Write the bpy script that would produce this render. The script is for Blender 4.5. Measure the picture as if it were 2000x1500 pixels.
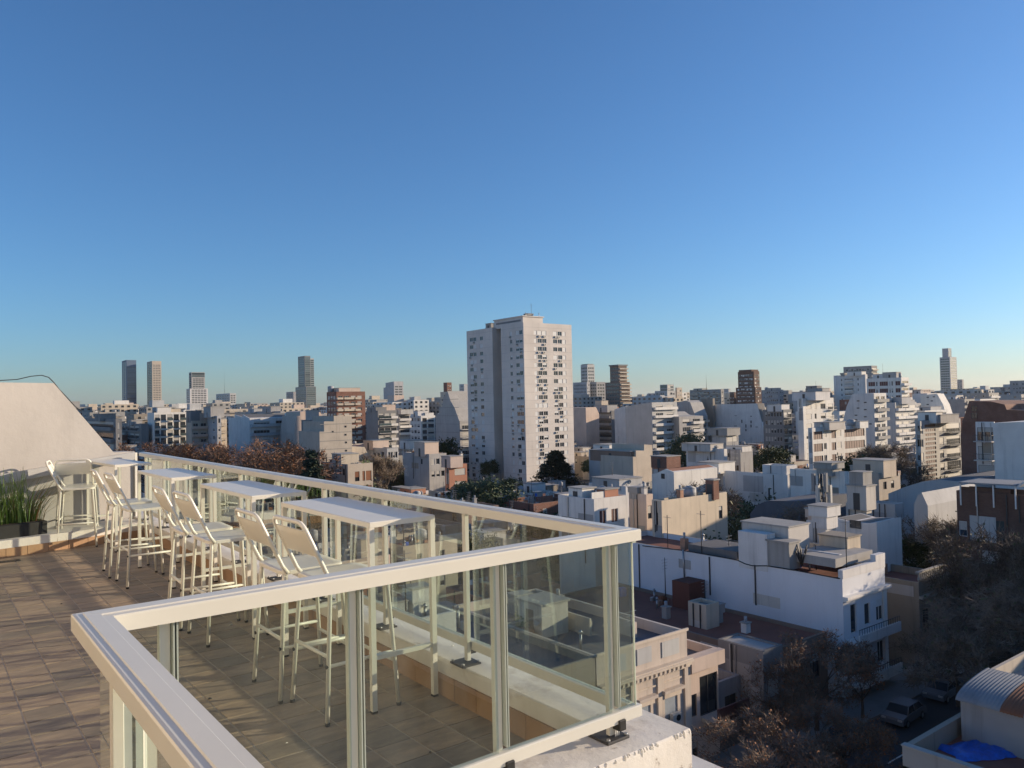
import bpy, math, random
from math import sin, cos, radians, pi, sqrt, atan2, tan
from mathutils import Vector, Matrix
for o in list(bpy.data.objects): bpy.data.objects.remove(o)
scene = bpy.context.scene
COL = scene.collection

# ------------------------------------------------------------------ camera, sky, sun, exposure
FPX = 1530.0; CAMZ = 1.59
YAW, PITCH, ROLL = radians(52.6), radians(1.4), radians(-1.2)
fwd = Vector((cos(YAW)*cos(PITCH), sin(YAW)*cos(PITCH), sin(PITCH)))
rt0 = Vector((sin(YAW), -cos(YAW), 0)); up0 = rt0.cross(fwd)
RT = cos(ROLL)*rt0 + sin(ROLL)*up0
UP = -sin(ROLL)*rt0 + cos(ROLL)*up0
cam_d = bpy.data.cameras.new('camera'); cam = bpy.data.objects.new('camera', cam_d); COL.objects.link(cam)
cam_d.sensor_width = 36; cam_d.lens = 36*FPX/2000; cam_d.clip_start = 0.05; cam_d.clip_end = 20000
cam.matrix_world = Matrix(((RT.x, UP.x, -fwd.x, 0), (RT.y, UP.y, -fwd.y, 0), (RT.z, UP.z, -fwd.z, CAMZ), (0, 0, 0, 1)))
scene.camera = cam

SUN_A = radians(-22.0)      # direction towards the sun, measured from +X towards +Y
SUN_E = radians(12.0)
world = bpy.data.worlds.new('World'); scene.world = world; world.use_nodes = True
wn = world.node_tree.nodes; wl = world.node_tree.links
sky = wn.new('ShaderNodeTexSky'); sky.sky_type = 'NISHITA'; sky.sun_disc = False
sky.sun_elevation = SUN_E; sky.sun_rotation = pi/2 - SUN_A
sky.altitude = 0; sky.air_density = 1.0; sky.dust_density = 0.5; sky.ozone_density = 5.8
wl.new(sky.outputs[0], wn['Background'].inputs[0]); wn['Background'].inputs[1].default_value = 0.125
sun_d = bpy.data.lights.new('sun', 'SUN'); sun = bpy.data.objects.new('sun', sun_d); COL.objects.link(sun)
sun_d.energy = 4.9; sun_d.angle = radians(0.6); sun_d.color = (1.0, 0.80, 0.58)
sv = Vector((cos(SUN_A)*cos(SUN_E), sin(SUN_A)*cos(SUN_E), sin(SUN_E)))
sun.rotation_euler = sv.to_track_quat('Z', 'Y').to_euler()
scene.view_settings.view_transform = 'Standard'; scene.view_settings.look = 'None'
scene.view_settings.gamma = 1; scene.view_settings.exposure = 0.53
scene.view_settings.use_curve_mapping = False
scene.cycles.max_bounces = 8; scene.cycles.transparent_max_bounces = 24
scene.cycles.use_denoising = True

# ------------------------------------------------------------------ surveying helpers (photo pixel -> point in the place)
def ray(px, py): return RT*((px-1000)/FPX) - UP*((py-750)/FPX) + fwd
EYE = Vector((0, 0, CAMZ))
def atd(px, py, d): return EYE + ray(px, py)*d
def atx(px, py, x):
    r = ray(px, py); return EYE + r*(x/r.x)
def aty(px, py, y):
    r = ray(px, py); return EYE + r*(y/r.y)
def atz(px, py, z):
    r = ray(px, py); return EYE + r*((z-CAMZ)/r.z)
def proj(P):
    d = Vector(P)-EYE; w = d.dot(fwd)
    return (1000+FPX*d.dot(RT)/w, 750-FPX*d.dot(UP)/w, w)
G = -23.0

# ------------------------------------------------------------------ object helpers
def tag(o, label=None, cat=None, group=None, kind=None):
    if label: o['label'] = label
    if cat: o['category'] = cat
    if group: o['group'] = group
    if kind: o['kind'] = kind
    return o
def empty(name, loc=(0, 0, 0), rz=0.0):
    o = bpy.data.objects.new(name, None); COL.objects.link(o); o.location = loc; o.rotation_euler = (0, 0, rz)
    o.empty_display_size = 0.2
    return o
def put(name, mesh, parent=None, loc=(0, 0, 0), rz=0.0):
    o = bpy.data.objects.new(name, mesh); COL.objects.link(o); o.location = loc; o.rotation_euler = (0, 0, rz)
    if parent: o.parent = parent
    return o
def copy_tree(o, parent=None):
    c = o.copy(); COL.objects.link(c)
    if parent: c.parent = parent
    for ch in KIDS.get(o.name, []): copy_tree(ch, c)
    return c
KIDS = {}
def remember(o):
    KIDS[o.name] = list(o.children)
    for ch in o.children: remember(ch)

class MB:
    def __init__(s): s.v = []; s.f = []; s.m = []; s.mats = []; s.sm = []
    def mi(s, m):
        if m not in s.mats: s.mats.append(m)
        return s.mats.index(m)
    def quad(s, a, b, c, d, m, smooth=False):
        i = len(s.v); s.v += [tuple(a), tuple(b), tuple(c), tuple(d)]; s.f.append((i, i+1, i+2, i+3)); s.m.append(s.mi(m)); s.sm.append(smooth)
    def poly(s, pts, m):
        i = len(s.v); s.v += [tuple(p) for p in pts]; s.f.append(tuple(range(i, i+len(pts)))); s.m.append(s.mi(m)); s.sm.append(False)
    def tri(s, a, b, c, m):
        s.poly((a, b, c), m)
    def box(s, x0, y0, z0, x1, y1, z1, m, skip=''):
        i = len(s.v); k = s.mi(m)
        s.v += [(x0,y0,z0),(x1,y0,z0),(x1,y1,z0),(x0,y1,z0),(x0,y0,z1),(x1,y0,z1),(x1,y1,z1),(x0,y1,z1)]
        F = {'b':(0,3,2,1),'t':(4,5,6,7),'f':(0,1,5,4),'r':(1,2,6,5),'k':(2,3,7,6),'l':(3,0,4,7)}
        for c, q in F.items():
            if c in skip: continue
            s.f.append(tuple(i+j for j in q)); s.m.append(k); s.sm.append(False)
    def cbox(s, x0, y0, z0, x1, y1, z1, m, b):
        """box with chamfered vertical and top edges"""
        k = s.mi(m); i = len(s.v)
        def ring(x0,y0,x1,y1,z,c): return [(x0+c,y0,z),(x1-c,y0,z),(x1,y0+c,z),(x1,y1-c,z),(x1-c,y1,z),(x0+c,y1,z),(x0,y1-c,z),(x0,y0+c,z)]
        R = [ring(x0,y0,x1,y1,z0,b), ring(x0,y0,x1,y1,z1-b,b), ring(x0+b,y0+b,x1-b,y1-b,z1,b*.4)]
        for r in R: s.v += r
        for a in range(2):
            for j in range(8):
                s.f.append((i+a*8+j, i+a*8+(j+1)%8, i+a*8+8+(j+1)%8, i+a*8+8+j)); s.m.append(k); s.sm.append(False)
        s.f.append(tuple(i+16+j for j in range(8))); s.m.append(k); s.sm.append(False)
        s.f.append(tuple(i+7-j for j in range(8))); s.m.append(k); s.sm.append(False)
    def prism(s, pts, off, m):
        """closed polygon pts extruded by vector off"""
        n = len(pts); i = len(s.v); k = s.mi(m); off = Vector(off)
        P = [Vector(p) for p in pts]
        nn = Vector((0,0,0))
        for a in range(n): nn += P[a].cross(P[(a+1) % n])
        if nn.dot(off) > 0: P.reverse()
        s.v += [tuple(p) for p in P] + [tuple(p+off) for p in P]
        s.f.append(tuple(range(i, i+n))); s.m.append(k); s.sm.append(False)
        s.f.append(tuple(i+n+n-1-j for j in range(n))); s.m.append(k); s.sm.append(False)
        for j in range(n):
            a, b = j, (j+1) % n
            s.f.append((i+b, i+a, i+n+a, i+n+b)); s.m.append(k); s.sm.append(False)
    def tube(s, pts, r, m, n=8, caps=True):
        P = [Vector(p) for p in pts]; k = s.mi(m); rs = r if isinstance(r, (list, tuple)) else [r]*len(P)
        base = len(s.v); prev = None
        for j, p in enumerate(P):
            t = (P[min(j+1, len(P)-1)]-P[max(j-1, 0)])
            t = t.normalized() if t.length > 1e-9 else Vector((0,0,1))
            if prev is None:
                a = Vector((0,0,1)) if abs(t.z) < 0.9 else Vector((1,0,0))
                u = t.cross(a).normalized()
            else: u = (prev - t*prev.dot(t)).normalized()
            prev = u; w = t.cross(u)
            for q in range(n):
                an = 2*pi*q/n; s.v.append(tuple(p + (u*cos(an)+w*sin(an))*rs[j]))
        for j in range(len(P)-1):
            for q in range(n):
                a = base+j*n+q; b = base+j*n+(q+1) % n
                s.f.append((a, b, b+n, a+n)); s.m.append(k); s.sm.append(n > 4)
        if caps:
            s.f.append(tuple(base+n-1-q for q in range(n))); s.m.append(k); s.sm.append(False)
            e = base+(len(P)-1)*n
            s.f.append(tuple(e+q for q in range(n))); s.m.append(k); s.sm.append(False)
    def cyl(s, x, y, z0, z1, r, m, n=14, r1=None):
        s.tube([(x,y,z0),(x,y,z1)], [r, r1 if r1 is not None else r], m, n)
    def mesh(s, name):
        me = bpy.data.meshes.new(name); me.from_pydata(s.v, [], s.f)
        for m in s.mats: me.materials.append(m)
        me.polygons.foreach_set('material_index', s.m)
        if any(s.sm): me.polygons.foreach_set('use_smooth', s.sm)
        me.update(); return me
    def build(s, name, parent=None, loc=(0,0,0), rz=0.0, kind=None):
        o = put(name, s.mesh(name), parent, loc, rz)
        if kind: o['kind'] = kind
        return o

# ------------------------------------------------------------------ materials
def nodemat(name):
    m = bpy.data.materials.new(name); m.use_nodes = True
    return m, m.node_tree.nodes, m.node_tree.links, m.node_tree.nodes['Principled BSDF']
def mix(n, l, fac, a, b, mode='MIX'):
    x = n.new('ShaderNodeMix'); x.data_type = 'RGBA'; x.blend_type = mode
    for sock, val in ((x.inputs[0], fac), (x.inputs[6], a), (x.inputs[7], b)):
        if isinstance(val, (int, float)): sock.default_value = val
        elif isinstance(val, tuple): sock.default_value = (*val, 1) if len(val) == 3 else val
        else: l.new(val, sock)
    return x.outputs[2]
def ramp(n, l, src, p0, p1, c0=(0,0,0), c1=(1,1,1)):
    r = n.new('ShaderNodeValToRGB'); e = r.color_ramp.elements
    e[0].position = p0; e[0].color = (*c0, 1); e[1].position = p1; e[1].color = (*c1, 1)
    l.new(src, r.inputs[0]); return r.outputs[0]
def noise(n, l, vec, scale, detail=4, rough=0.55, sc=None):
    t = n.new('ShaderNodeTexNoise'); t.inputs['Scale'].default_value = scale; t.inputs['Detail'].default_value = detail; t.inputs['Roughness'].default_value = rough
    if sc:
        mp = n.new('ShaderNodeMapping'); mp.inputs['Scale'].default_value = sc; l.new(vec, mp.inputs[0]); vec = mp.outputs[0]
    l.new(vec, t.inputs['Vector']); return t.outputs[0]
def bump(n, l, src, b, strength, dist):
    k = n.new('ShaderNodeBump'); k.inputs['Strength'].default_value = strength; k.inputs['Distance'].default_value = dist
    l.new(src, k.inputs['Height']); l.new(k.outputs[0], b.inputs['Normal'])
def scl(c, f): return tuple(min(1, x*f) for x in c)
def geo(n): return n.new('ShaderNodeNewGeometry').outputs['Position']
def paint(name, c, rough=0.45, var=0.08, scale=6, metal=0, bmp=0.0):
    """painted or plain surface with slight mottling"""
    m, n, l, b = nodemat(name)
    p = geo(n); f = noise(n, l, p, scale, 5)
    l.new(mix(n, l, ramp(n, l, f, .3, .7), scl(c, 1-var), scl(c, 1+var)), b.inputs['Base Color'])
    b.inputs['Roughness'].default_value = rough; b.inputs['Metallic'].default_value = metal
    if bmp: bump(n, l, noise(n, l, p, scale*20, 3), b, bmp, 0.002)
    return m
def stucco(name, c, dirt=0.35, scale=0.25, lines=0.0, dirtc=(0.10, 0.09, 0.08), rand=True):
    """rendered wall: cloudy tone, rain streaks running down, optional floor joints"""
    m, n, l, b = nodemat(name); p = geo(n)
    base = mix(n, l, ramp(n, l, noise(n, l, p, scale, 6, .6), .3, .7), scl(c, .86), scl(c, 1.08))
    st = ramp(n, l, noise(n, l, p, 1.0, 5, .65, (1.6, 1.6, 0.09)), .52, .80)
    bl = ramp(n, l, noise(n, l, p, .45, 6, .65), .50, .78)
    ds = mix(n, l, 1.0, st, bl, 'MULTIPLY')
    k = n.new('ShaderNodeMath'); k.operation = 'MULTIPLY'; k.inputs[1].default_value = dirt; 
    ad = mix(n, l, 0.35, st, ds); l.new(ad, k.inputs[0])
    col = mix(n, l, k.outputs[0], base, dirtc)
    if rand:
        oi = n.new('ShaderNodeObjectInfo'); r = ramp(n, l, oi.outputs['Random'], 0, 1, (.88, .88, .90), (1.05, 1.04, 1.0))
        col = mix(n, l, 1.0, col, r, 'MULTIPLY')
    l.new(col, b.inputs['Base Color']); b.inputs['Roughness'].default_value = .88
    bump(n, l, noise(n, l, p, 9, 4), b, .25, .02)
    return m
def glassmat(name, c, rough=0.06, spec=0.6):
    m, n, l, b = nodemat(name); oi = n.new('ShaderNodeObjectInfo')
    l.new(mix(n, l, oi.outputs['Random'], scl(c, .5), scl(c, 1.6)), b.inputs['Base Color'])
    b.inputs['Roughness'].default_value = rough; b.inputs['Specular IOR Level'].default_value = spec
    return m

M = {}
M['white'] = stucco('white_render', (.70, .68, .645), .6)
M['oldwhite'] = stucco('weathered_white_render', (.52, .49, .45), .9)
M['cream'] = stucco('cream_render', (.56, .48, .38), .6)
M['beige'] = stucco('beige_render', (.50, .44, .36), .55)
M['pink'] = stucco('pinkish_render', (.56, .45, .38), .35)
M['grey'] = stucco('grey_render', (.38, .37, .36), .65)
M['dgrey'] = stucco('dark_grey_render', (.22, .22, .22), .4)
M['bluegrey'] = stucco('blue_grey_render', (.46, .46, .455), .5)
M['concrete'] = stucco('bare_concrete', (.34, .33, .31), .7)
M['stained'] = stucco('stained_bare_render', (.30, .26, .21), .85, dirtc=(.05, .045, .04))
M['brown'] = stucco('brown_render', (.24, .17, .13), .4)
M['terracotta'] = stucco('terracotta_render', (.42, .20, .13), .35)
M['redroof'] = stucco('red_roof_paint', (.24, .09, .06), .6, .6)
M['greyroof'] = stucco('grey_roof_membrane', (.16, .155, .15), .6, .6)
M['tileroof'] = stucco('clay_tile_roof', (.33, .16, .10), .6, .8)
M['whiteroof'] = stucco('pale_roof_paint', (.34, .33, .32), .6, .6)
M['slate'] = stucco('slate_roof', (.11, .12, .14), .3, .8)
M['metalroof'] = stucco('zinc_sheet', (.24, .26, .28), .5)
M['rust'] = stucco('rusty_sheet', (.24, .10, .05), .5)
M['darkbrown'] = stucco('dark_red_sheet', (.13, .045, .03), .3)
def brickmat(name, c1, c2, mortar, sc=1.0):
    m, n, l, b = nodemat(name); p = geo(n)
    mp = n.new('ShaderNodeCombineXYZ'); sp = n.new('ShaderNodeSeparateXYZ'); l.new(p, sp.inputs[0])
    ad = n.new('ShaderNodeMath'); ad.operation = 'ADD'; l.new(sp.outputs[0], ad.inputs[0]); l.new(sp.outputs[1], ad.inputs[1])
    l.new(ad.outputs[0], mp.inputs[0]); l.new(sp.outputs[2], mp.inputs[1])
    t = n.new('ShaderNodeTexBrick'); t.inputs['Scale'].default_value = 1; t.inputs['Brick Width'].default_value = .25*sc; t.inputs['Row Height'].default_value = .08*sc
    t.inputs['Mortar Size'].default_value = .008*sc
    t.inputs['Color1'].default_value = (*c1, 1); t.inputs['Color2'].default_value = (*c2, 1); t.inputs['Mortar'].default_value = (*mortar, 1)
    l.new(mp.outputs[0], t.inputs['Vector'])
    l.new(mix(n, l, ramp(n, l, noise(n, l, p, .5, 6), .45, .8), t.outputs[0], scl(c1, .55)), b.inputs['Base Color']); b.inputs['Roughness'].default_value = .9
    return m
M['brick'] = brickmat('red_brick', (.24, .095, .06), (.17, .07, .045), (.22, .18, .15))
M['brickd'] = brickmat('dark_brick', (.15, .075, .05), (.11, .055, .04), (.13, .10, .085))
M['glass'] = glassmat('window_glass', (.035, .04, .045))
M['glassb'] = glassmat('blue_curtain_glass', (.05, .075, .11), .08, .8)
M['glassg'] = glassmat('green_grey_glass', (.07, .095, .095), .1, .8)
M['frame'] = paint('window_frame_white', (.6, .6, .58), .5)
M['framed'] = paint('window_frame_dark', (.05, .05, .05), .5)
M['shutter'] = paint('roller_shutter', (.42, .40, .36), .6)
M['shutterw'] = paint('white_shutter', (.62, .62, .6), .6)
M['black'] = paint('black_metal', (.015, .015, .015), .5)
M['iron'] = paint('dark_iron', (.04, .04, .042), .55)
M['steel'] = paint('galvanised_steel', (.35, .36, .37), .4, metal=.7)
M['tank'] = paint('grey_tank', (.32, .33, .34), .7, .15, 2)
M['clay'] = paint('clay_chimney', (.36, .2, .13), .85, .2, 3)
M['acw'] = paint('ac_casing', (.42, .41, .38), .5)
M['alu'] = paint('cream_powder_coat', (.60, .59, .535), .28, .03, 3)
M['furn'] = paint('white_furniture_paint', (.70, .685, .615), .34, .03, 4)
M['gasket'] = paint('glazing_channel', (.30, .34, .31), .45)
M['curb'] = None
M['bigwhite'] = stucco('big_white_party_wall', (.66, .67, .69), .16, .1, rand=False)
M['endwall'] = stucco('end_wall_render', (.385, .37, .355), .45, .8, rand=False)
M['tarp'] = paint('blue_white_sheeting', (.42, .52, .62), .5, .25, .6)
# curb: thick white paint over rough render, chipped
def curbmat():
    m, n, l, b = nodemat('thick_white_curb_paint'); p = geo(n)
    base = mix(n, l, ramp(n, l, noise(n, l, p, 3, 6, .65), .3, .7), (.56, .53, .48), (.68, .66, .62))
    ch = ramp(n, l, noise(n, l, p, 11, 7, .7), .64, .70)
    st = ramp(n, l, noise(n, l, p, 2.2, 6, .7), .58, .72)
    c = mix(n, l, st, base, (.42, .37, .31))
    l.new(mix(n, l, ch, c, (.30, .27, .24)), b.inputs['Base Color']); b.inputs['Roughness'].default_value = .75
    bump(n, l, noise(n, l, p, 26, 6, .65), b, .35, .008)
    return m
M['curb'] = curbmat()
def tilemat():
    m, n, l, b = nodemat('slate_look_floor_tile'); p = geo(n); oi = n.new('ShaderNodeObjectInfo')
    off = n.new('ShaderNodeVectorMath'); off.operation = 'ADD'; l.new(p, off.inputs[0])
    cx = n.new('ShaderNodeCombineXYZ'); mu = n.new('ShaderNodeMath'); mu.operation = 'MULTIPLY'; mu.inputs[1].default_value = 37
    l.new(oi.outputs['Random'], mu.inputs[0]); l.new(mu.outputs[0], cx.inputs[1]); l.new(cx.outputs[0], off.inputs[1]); v = off.outputs[0]
    a = noise(n, l, v, 1, 6, .62, (3.4, 11, 3)); f = noise(n, l, v, 1, 8, .7, (10, 36, 4))
    c = mix(n, l, ramp(n, l, a, .34, .68), (.235, .195, .155), (.385, .31, .23))
    d = mix(n, l, ramp(n, l, f, .42, .75), (.84, .84, .85), (1.10, 1.08, 1.04))
    c = mix(n, l, 1.0, c, d, 'MULTIPLY')
    r = n.new('ShaderNodeValToRGB'); e = r.color_ramp.elements
    e[0].position = 0; e[0].color = (.74, .76, .75, 1); e[1].position = 1; e[1].color = (1.2, 1.13, 1.02, 1)
    k = e.new(.5); k.color = (.98, .95, .9, 1); l.new(oi.outputs['Random'], r.inputs[0])
    l.new(mix(n, l, 1.0, c, r.outputs[0], 'MULTIPLY'), b.inputs['Base Color'])
    b.inputs['Roughness'].default_value = .62
    bump(n, l, f, b, .5, .004)
    return m
M['tile'] = tilemat()
M['grout'] = paint('tile_grout', (.40, .35, .28), .9, .2, 8)
M['skirt'] = stucco('clay_skirting_tile', (.36, .23, .14), .5, 2)
def clearglass():
    m, n, l, b = nodemat('clear_greenish_safety_glass'); n.remove(b)
    tr = n.new('ShaderNodeBsdfTransparent'); tr.inputs[0].default_value = (.87, .915, .885, 1)
    gl = n.new('ShaderNodeBsdfGlossy'); gl.inputs['Roughness'].default_value = .01; gl.inputs[0].default_value = (.95, 1, .97, 1)
    df = n.new('ShaderNodeBsdfDiffuse'); df.inputs[0].default_value = (.5, .52, .5, 1)
    fr = n.new('ShaderNodeFresnel'); fr.inputs[0].default_value = 1.5
    mu = n.new('ShaderNodeMath'); mu.operation = 'MULTIPLY'; mu.inputs[1].default_value = 2.6; mu.use_clamp = True; l.new(fr.outputs[0], mu.inputs[0])
    gb = n.new('ShaderNodeNewGeometry'); iv = n.new('ShaderNodeMath'); iv.operation = 'SUBTRACT'; iv.inputs[0].default_value = 1; l.new(gb.outputs['Backfacing'], iv.inputs[1])
    m3 = n.new('ShaderNodeMath'); m3.operation = 'MULTIPLY'; l.new(mu.outputs[0], m3.inputs[0]); l.new(iv.outputs[0], m3.inputs[1])
    s1 = n.new('ShaderNodeMixShader'); l.new(m3.outputs[0], s1.inputs[0]); l.new(tr.outputs[0], s1.inputs[1]); l.new(gl.outputs[0], s1.inputs[2])
    p = geo(n); s2 = n.new('ShaderNodeMixShader')
    dm = n.new('ShaderNodeMath'); dm.operation = 'MULTIPLY'; dm.inputs[1].default_value = .06; l.new(ramp(n, l, noise(n, l, p, 5, 6, .7, (1, 1, .3)), .4, .8), dm.inputs[0])
    l.new(dm.outputs[0], s2.inputs[0]); l.new(s1.outputs[0], s2.inputs[1]); l.new(df.outputs[0], s2.inputs[2])
    l.new(s2.outputs[0], n['Material Output'].inputs[0])
    return m
M['pane'] = clearglass()
M['paneedge'] = paint('polished_glass_edge', (.55, .62, .55), .25, .03, 3)

# ------------------------------------------------------------------ our terrace
rnd = random.Random(7)
AX0, AX1 = 2.335, 2.43          # handrail beside the city
BY0, BY1 = 2.306, 2.412         # handrail across
CX0, CX1 = 0.335, 0.42          # handrail beside the camera
RT_Z = 1.05; CZ = 0.20          # rail top, curb top
# floor slab (grout shows between the tiles)
mb = MB()
mb.box(-3.2, 2.5, -.5, 2.31, 12.2, -.0025, M['grout'])
mb.box(-3.2, -6.0, -.5, .22, 2.5, -.0025, M['grout'])
floor = mb.build('terrace_floor', kind='structure')
T = .205; tm = []
for v in range(4):
    t = MB(); a = T/2-.003 - v*.0003
    i = [(-a,-a,-.012),(a,-a,-.012),(a,a,-.012),(-a,a,-.012),(-a+.002,-a+.002,.0004*v),(a-.002,-a+.002,.0007),(a-.002,a-.002,.0),(-a+.002,a-.002,.0008)]
    t.v = i; t.f = [(4,5,6,7),(0,1,5,4),(1,2,6,5),(2,3,7,6),(3,0,4,7)]; t.m = [0]*5; t.sm = [False]*5; t.mats = [M['tile']]
    tm.append(t.mesh('tile'))
cells = []
for i in range(-16, 12):
    for j in range(-40, 48):
        x = .1475+i*T; y = 2.6025+j*T
        if x > 2.26 or x < -3.1 or y > 12 or y < -5.8: continue
        if y < 2.55 and x > .16: continue
        sx, sy, w = proj((x, y, 0))
        vis = w > .3 and -20 < sx < 2010 and 700 < sy < 1520
        cells.append((0 if vis else 1, w if vis else 1e3+abs(w), x, y))
cells.sort()
rest = MB()
for k, (nv, w, x, y) in enumerate(cells):
    if k < 298 and not nv:
        put('tile', tm[rnd.randrange(4)], floor, (x, y, rnd.uniform(-.0006, .0008)))
    else:
        a = T/2-.003; z = rnd.uniform(-.0006, .0008)
        rest.box(x-a, y-a, -.012, x+a, y+a, z, M['tile'], skip='b')
rest.build('tile', floor, kind='stuff')
# floor drain
mb = MB(); p = atz(16, 1097, 0)
mb.box(-.17, -.05, .001, .17, .05, .006, M['iron'])
for i in range(8): mb.box(-.15+i*.04, -.04, .006, -.13+i*.04, .04, .009, M['black'])
dr = mb.build('floor_drain', loc=(p.x-.06, p.y, .0015)); tag(dr, 'dark slotted drain grate set flush in the brown terrace tiles', 'drain')

# bits of litter on the floor
mb = MB(); r_ = random.Random(4)
for (px, py, z, sz) in ((452, 1221, .002, .012), (410, 1366, .002, .011), (514, 1285, .002, .010), (884, 1262, CZ+.001, .008), (120, 1180, .002, .008), (840, 1470, .002, .006), (560, 1452, .002, .006)):
    p = atz(px, py, z); mb.tube([(p.x-sz, p.y, z+sz*.3), (p.x, p.y+sz*.3, z+sz*.5), (p.x+sz, p.y, z+sz*.25)], [sz*.2, sz*.5, sz*.2], M[r_.choice(('white', 'black', 'shutterw'))], 6)
lt = mb.build('litter', kind='stuff'); lt['label'] = 'small bits of litter scattered on the terrace tiles and curb'

# own building: body, curbs, ledge, penthouse behind the camera
own = empty('rooftop_building', (0, 0, G)); tag(own, 'white building under the terrace with thick painted curb and lower ledge', 'building')
def own_part(name, mb, kind=None): return mb.build(name, own, (0, 0, -G), kind=kind)
mb = MB()
mb.box(-8, 2.56, G, 2.52, 12.5, -.51, M['white']); mb.box(-8, -9, G, .40, 2.56, -.51, M['white'])
own_part('wall', mb)
def curb_block(x0, y0, x1, y1, z0, z1, name='curb'):
    """slightly lumpy hand-painted curb"""
    m2 = MB(); L = max(x1-x0, y1-y0); n = max(2, int(L/.11)); lx = (x1-x0) > (y1-y0); r = random.Random(int(x0*100+y0*7))
    prof = [(0, 0), (0, .975), (.006, .993), (.022, 1.0), (.5, 1.0), (.978, 1.0), (.994, .993), (1, .975), (1, 0)]
    rows = []
    for i in range(n+1):
        t = i/n; row = []
        for (a, h) in prof:
            e = .0022
            if lx: x = x0+(x1-x0)*t; y = y0+(y1-y0)*a + (r.uniform(-e, e) if h < 1 else 0)
            else: y = y0+(y1-y0)*t; x = x0+(x1-x0)*a + (r.uniform(-e, e) if h < 1 else 0)
            row.append((x, y, z0+(z1-z0)*h + (r.uniform(-.0012, .0012) if h > .5 else 0)))
        rows.append(row)
    base = len(m2.v); k = m2.mi(M['curb']); P = len(prof)
    for row in rows: m2.v += row
    for i in range(n):
        for j in range(P-1):
            q = (base+i*P+j, base+i*P+j+1, base+(i+1)*P+j+1, base+(i+1)*P+j)
            m2.f.append(q if lx else q[::-1]); m2.m.append(k); m2.sm.append(False)
    e0 = [base+j for j in range(P)]; e1 = [base+n*P+j for j in range(P)]
    m2.f.append(tuple(reversed(e0)) if lx else tuple(e0)); m2.m.append(k); m2.sm.append(False)
    m2.f.append(tuple(e1) if lx else tuple(reversed(e1))); m2.m.append(k); m2.sm.append(False)
    return own_part(name, m2)
curb_block(2.305, 2.52, 2.605, 12.3, -.60, CZ)
curb_block(.20, 2.215, 2.605, 2.52, -.60, CZ)
curb_block(.20, -6.0, .56, 2.213, -.60, CZ-.001)
mb = MB(); mb.box(-8, -9, -6.2, .62, 2.1, -5.6, M['white']); mb.box(.4, 2.0, -2.6, 5.38, 9.0, -1.5, M['curb']); own_part('ledge', mb)
# dried paint runs along the outer lip of the curb
mb = MB(); r_ = random.Random(12)
for k in range(150):
    x = r_.uniform(.3, 2.6); y = 2.2155; zt0 = CZ-r_.uniform(.0, .006); ln = abs(r_.gauss(0, .012))+.004; w0 = r_.uniform(.002, .006); dp = r_.uniform(.001, .0035)
    mb.tube([(x, y+.004, zt0+.001), (x, y-dp*.5, zt0-.004), (x+r_.uniform(-.003, .003), y-dp*.4, zt0-ln*.7), (x, y+.001, zt0-ln-.004)], [w0*.7, w0, w0*.8, w0*.2], M['curb'], 6, caps=False)
own_part('paint_runs', mb, 'stuff')
st_m = MB(); a = T/2-.002; st_m.box(-.011, -a, 0, .0, a, .115, M['skirt']); st_me = st_m.mesh('skirting_tile')
for j in range(46):
    put('skirting_tile', st_me, own, (2.303+rnd.uniform(-.001, .001), 2.64+j*T, .001-G))
st_m = MB(); st_m.box(-a, 0, 0, a, .011, .115, M['skirt']); st_me = st_m.mesh('skirting_tile')
for j in range(9): put('skirting_tile', st_me, own, (.31+j*T+.1, 2.522, .001-G))
# unseen penthouse behind the camera, its wall enlarged and paled to bounce warm light
ph = empty('penthouse', (-2.5, 0, 0)); tag(ph, 'unseen pale penthouse block behind the terrace, enlarged to bounce warm light', 'building')
M['phwall'] = stucco('penthouse_render', (.74, .65, .52), .2, .4)
mb = MB(); mb.box(-4.8, -9, 0, 0, 10.6, 5.6, M['phwall']); mb.box(-4.9, -9.1, 5.6, .12, 10.7, 5.85, M['white']); mb.build('wall', ph)
mb = MB()
for y in (-5.6, -2.6, .4): mb.box(.004, y, .9, .05, y+1.6, 2.3, M['glass']); mb.box(.002, y-.08, .82, .03, y+1.68, 2.38, M['frame'])
mb.build('window', ph, kind='stuff')

# ------------------------------------------------------------------ glass railing
rail = empty('glass_railing', (AX1, BY0, 0)); tag(rail, 'cream metal railing with clear glass panes running round the terrace corner', 'railing')
def rp(name, mb, parent=None):
    o = mb.build(name)
    if parent is None: o.parent = rail; o.location = (-AX1, -BY0, 0)
    else: o.parent = parent
    return o
def handrail(name, pts):
    """flat handrail with rounded edges swept along plan points (outer line, inner line given per station)"""
    m2 = MB(); prof = [(0, -.046), (0, -.006), (.003, -.0015), (.010, 0), (.27, .0), (.30, .003), (.70, .003), (.73, 0), (.90, 0), (.97, -.0015), (1, -.006), (1, -.046)]
    k = m2.mi(M['alu']); P = len(prof)
    for (o, i) in pts:
        for (a, h) in prof:
            if a < .05 and a > 0: a = a*2.2
            m2.v.append((o[0]+(i[0]-o[0])*a, o[1]+(i[1]-o[1])*a, RT_Z+h))
    for s in range(len(pts)-1):
        for j in range(P):
            b = (j+1) % P
            m2.f.append((s*P+j, s*P+b, (s+1)*P+b, (s+1)*P+j)); m2.m.append(k); m2.sm.append(False)
    m2.f.append(tuple(range(P))[::-1]); m2.m.append(k); m2.sm.append(False)
    e = (len(pts)-1)*P; m2.f.append(tuple(e+j for j in range(P))); m2.m.append(k); m2.sm.append(False)
    return rp(name, m2)
g = .0006
handrail('top_rail', [((AX1, 11.12), (AX0, 11.10)), ((AX1, BY0+g), (AX0, BY1+g))])
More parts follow.
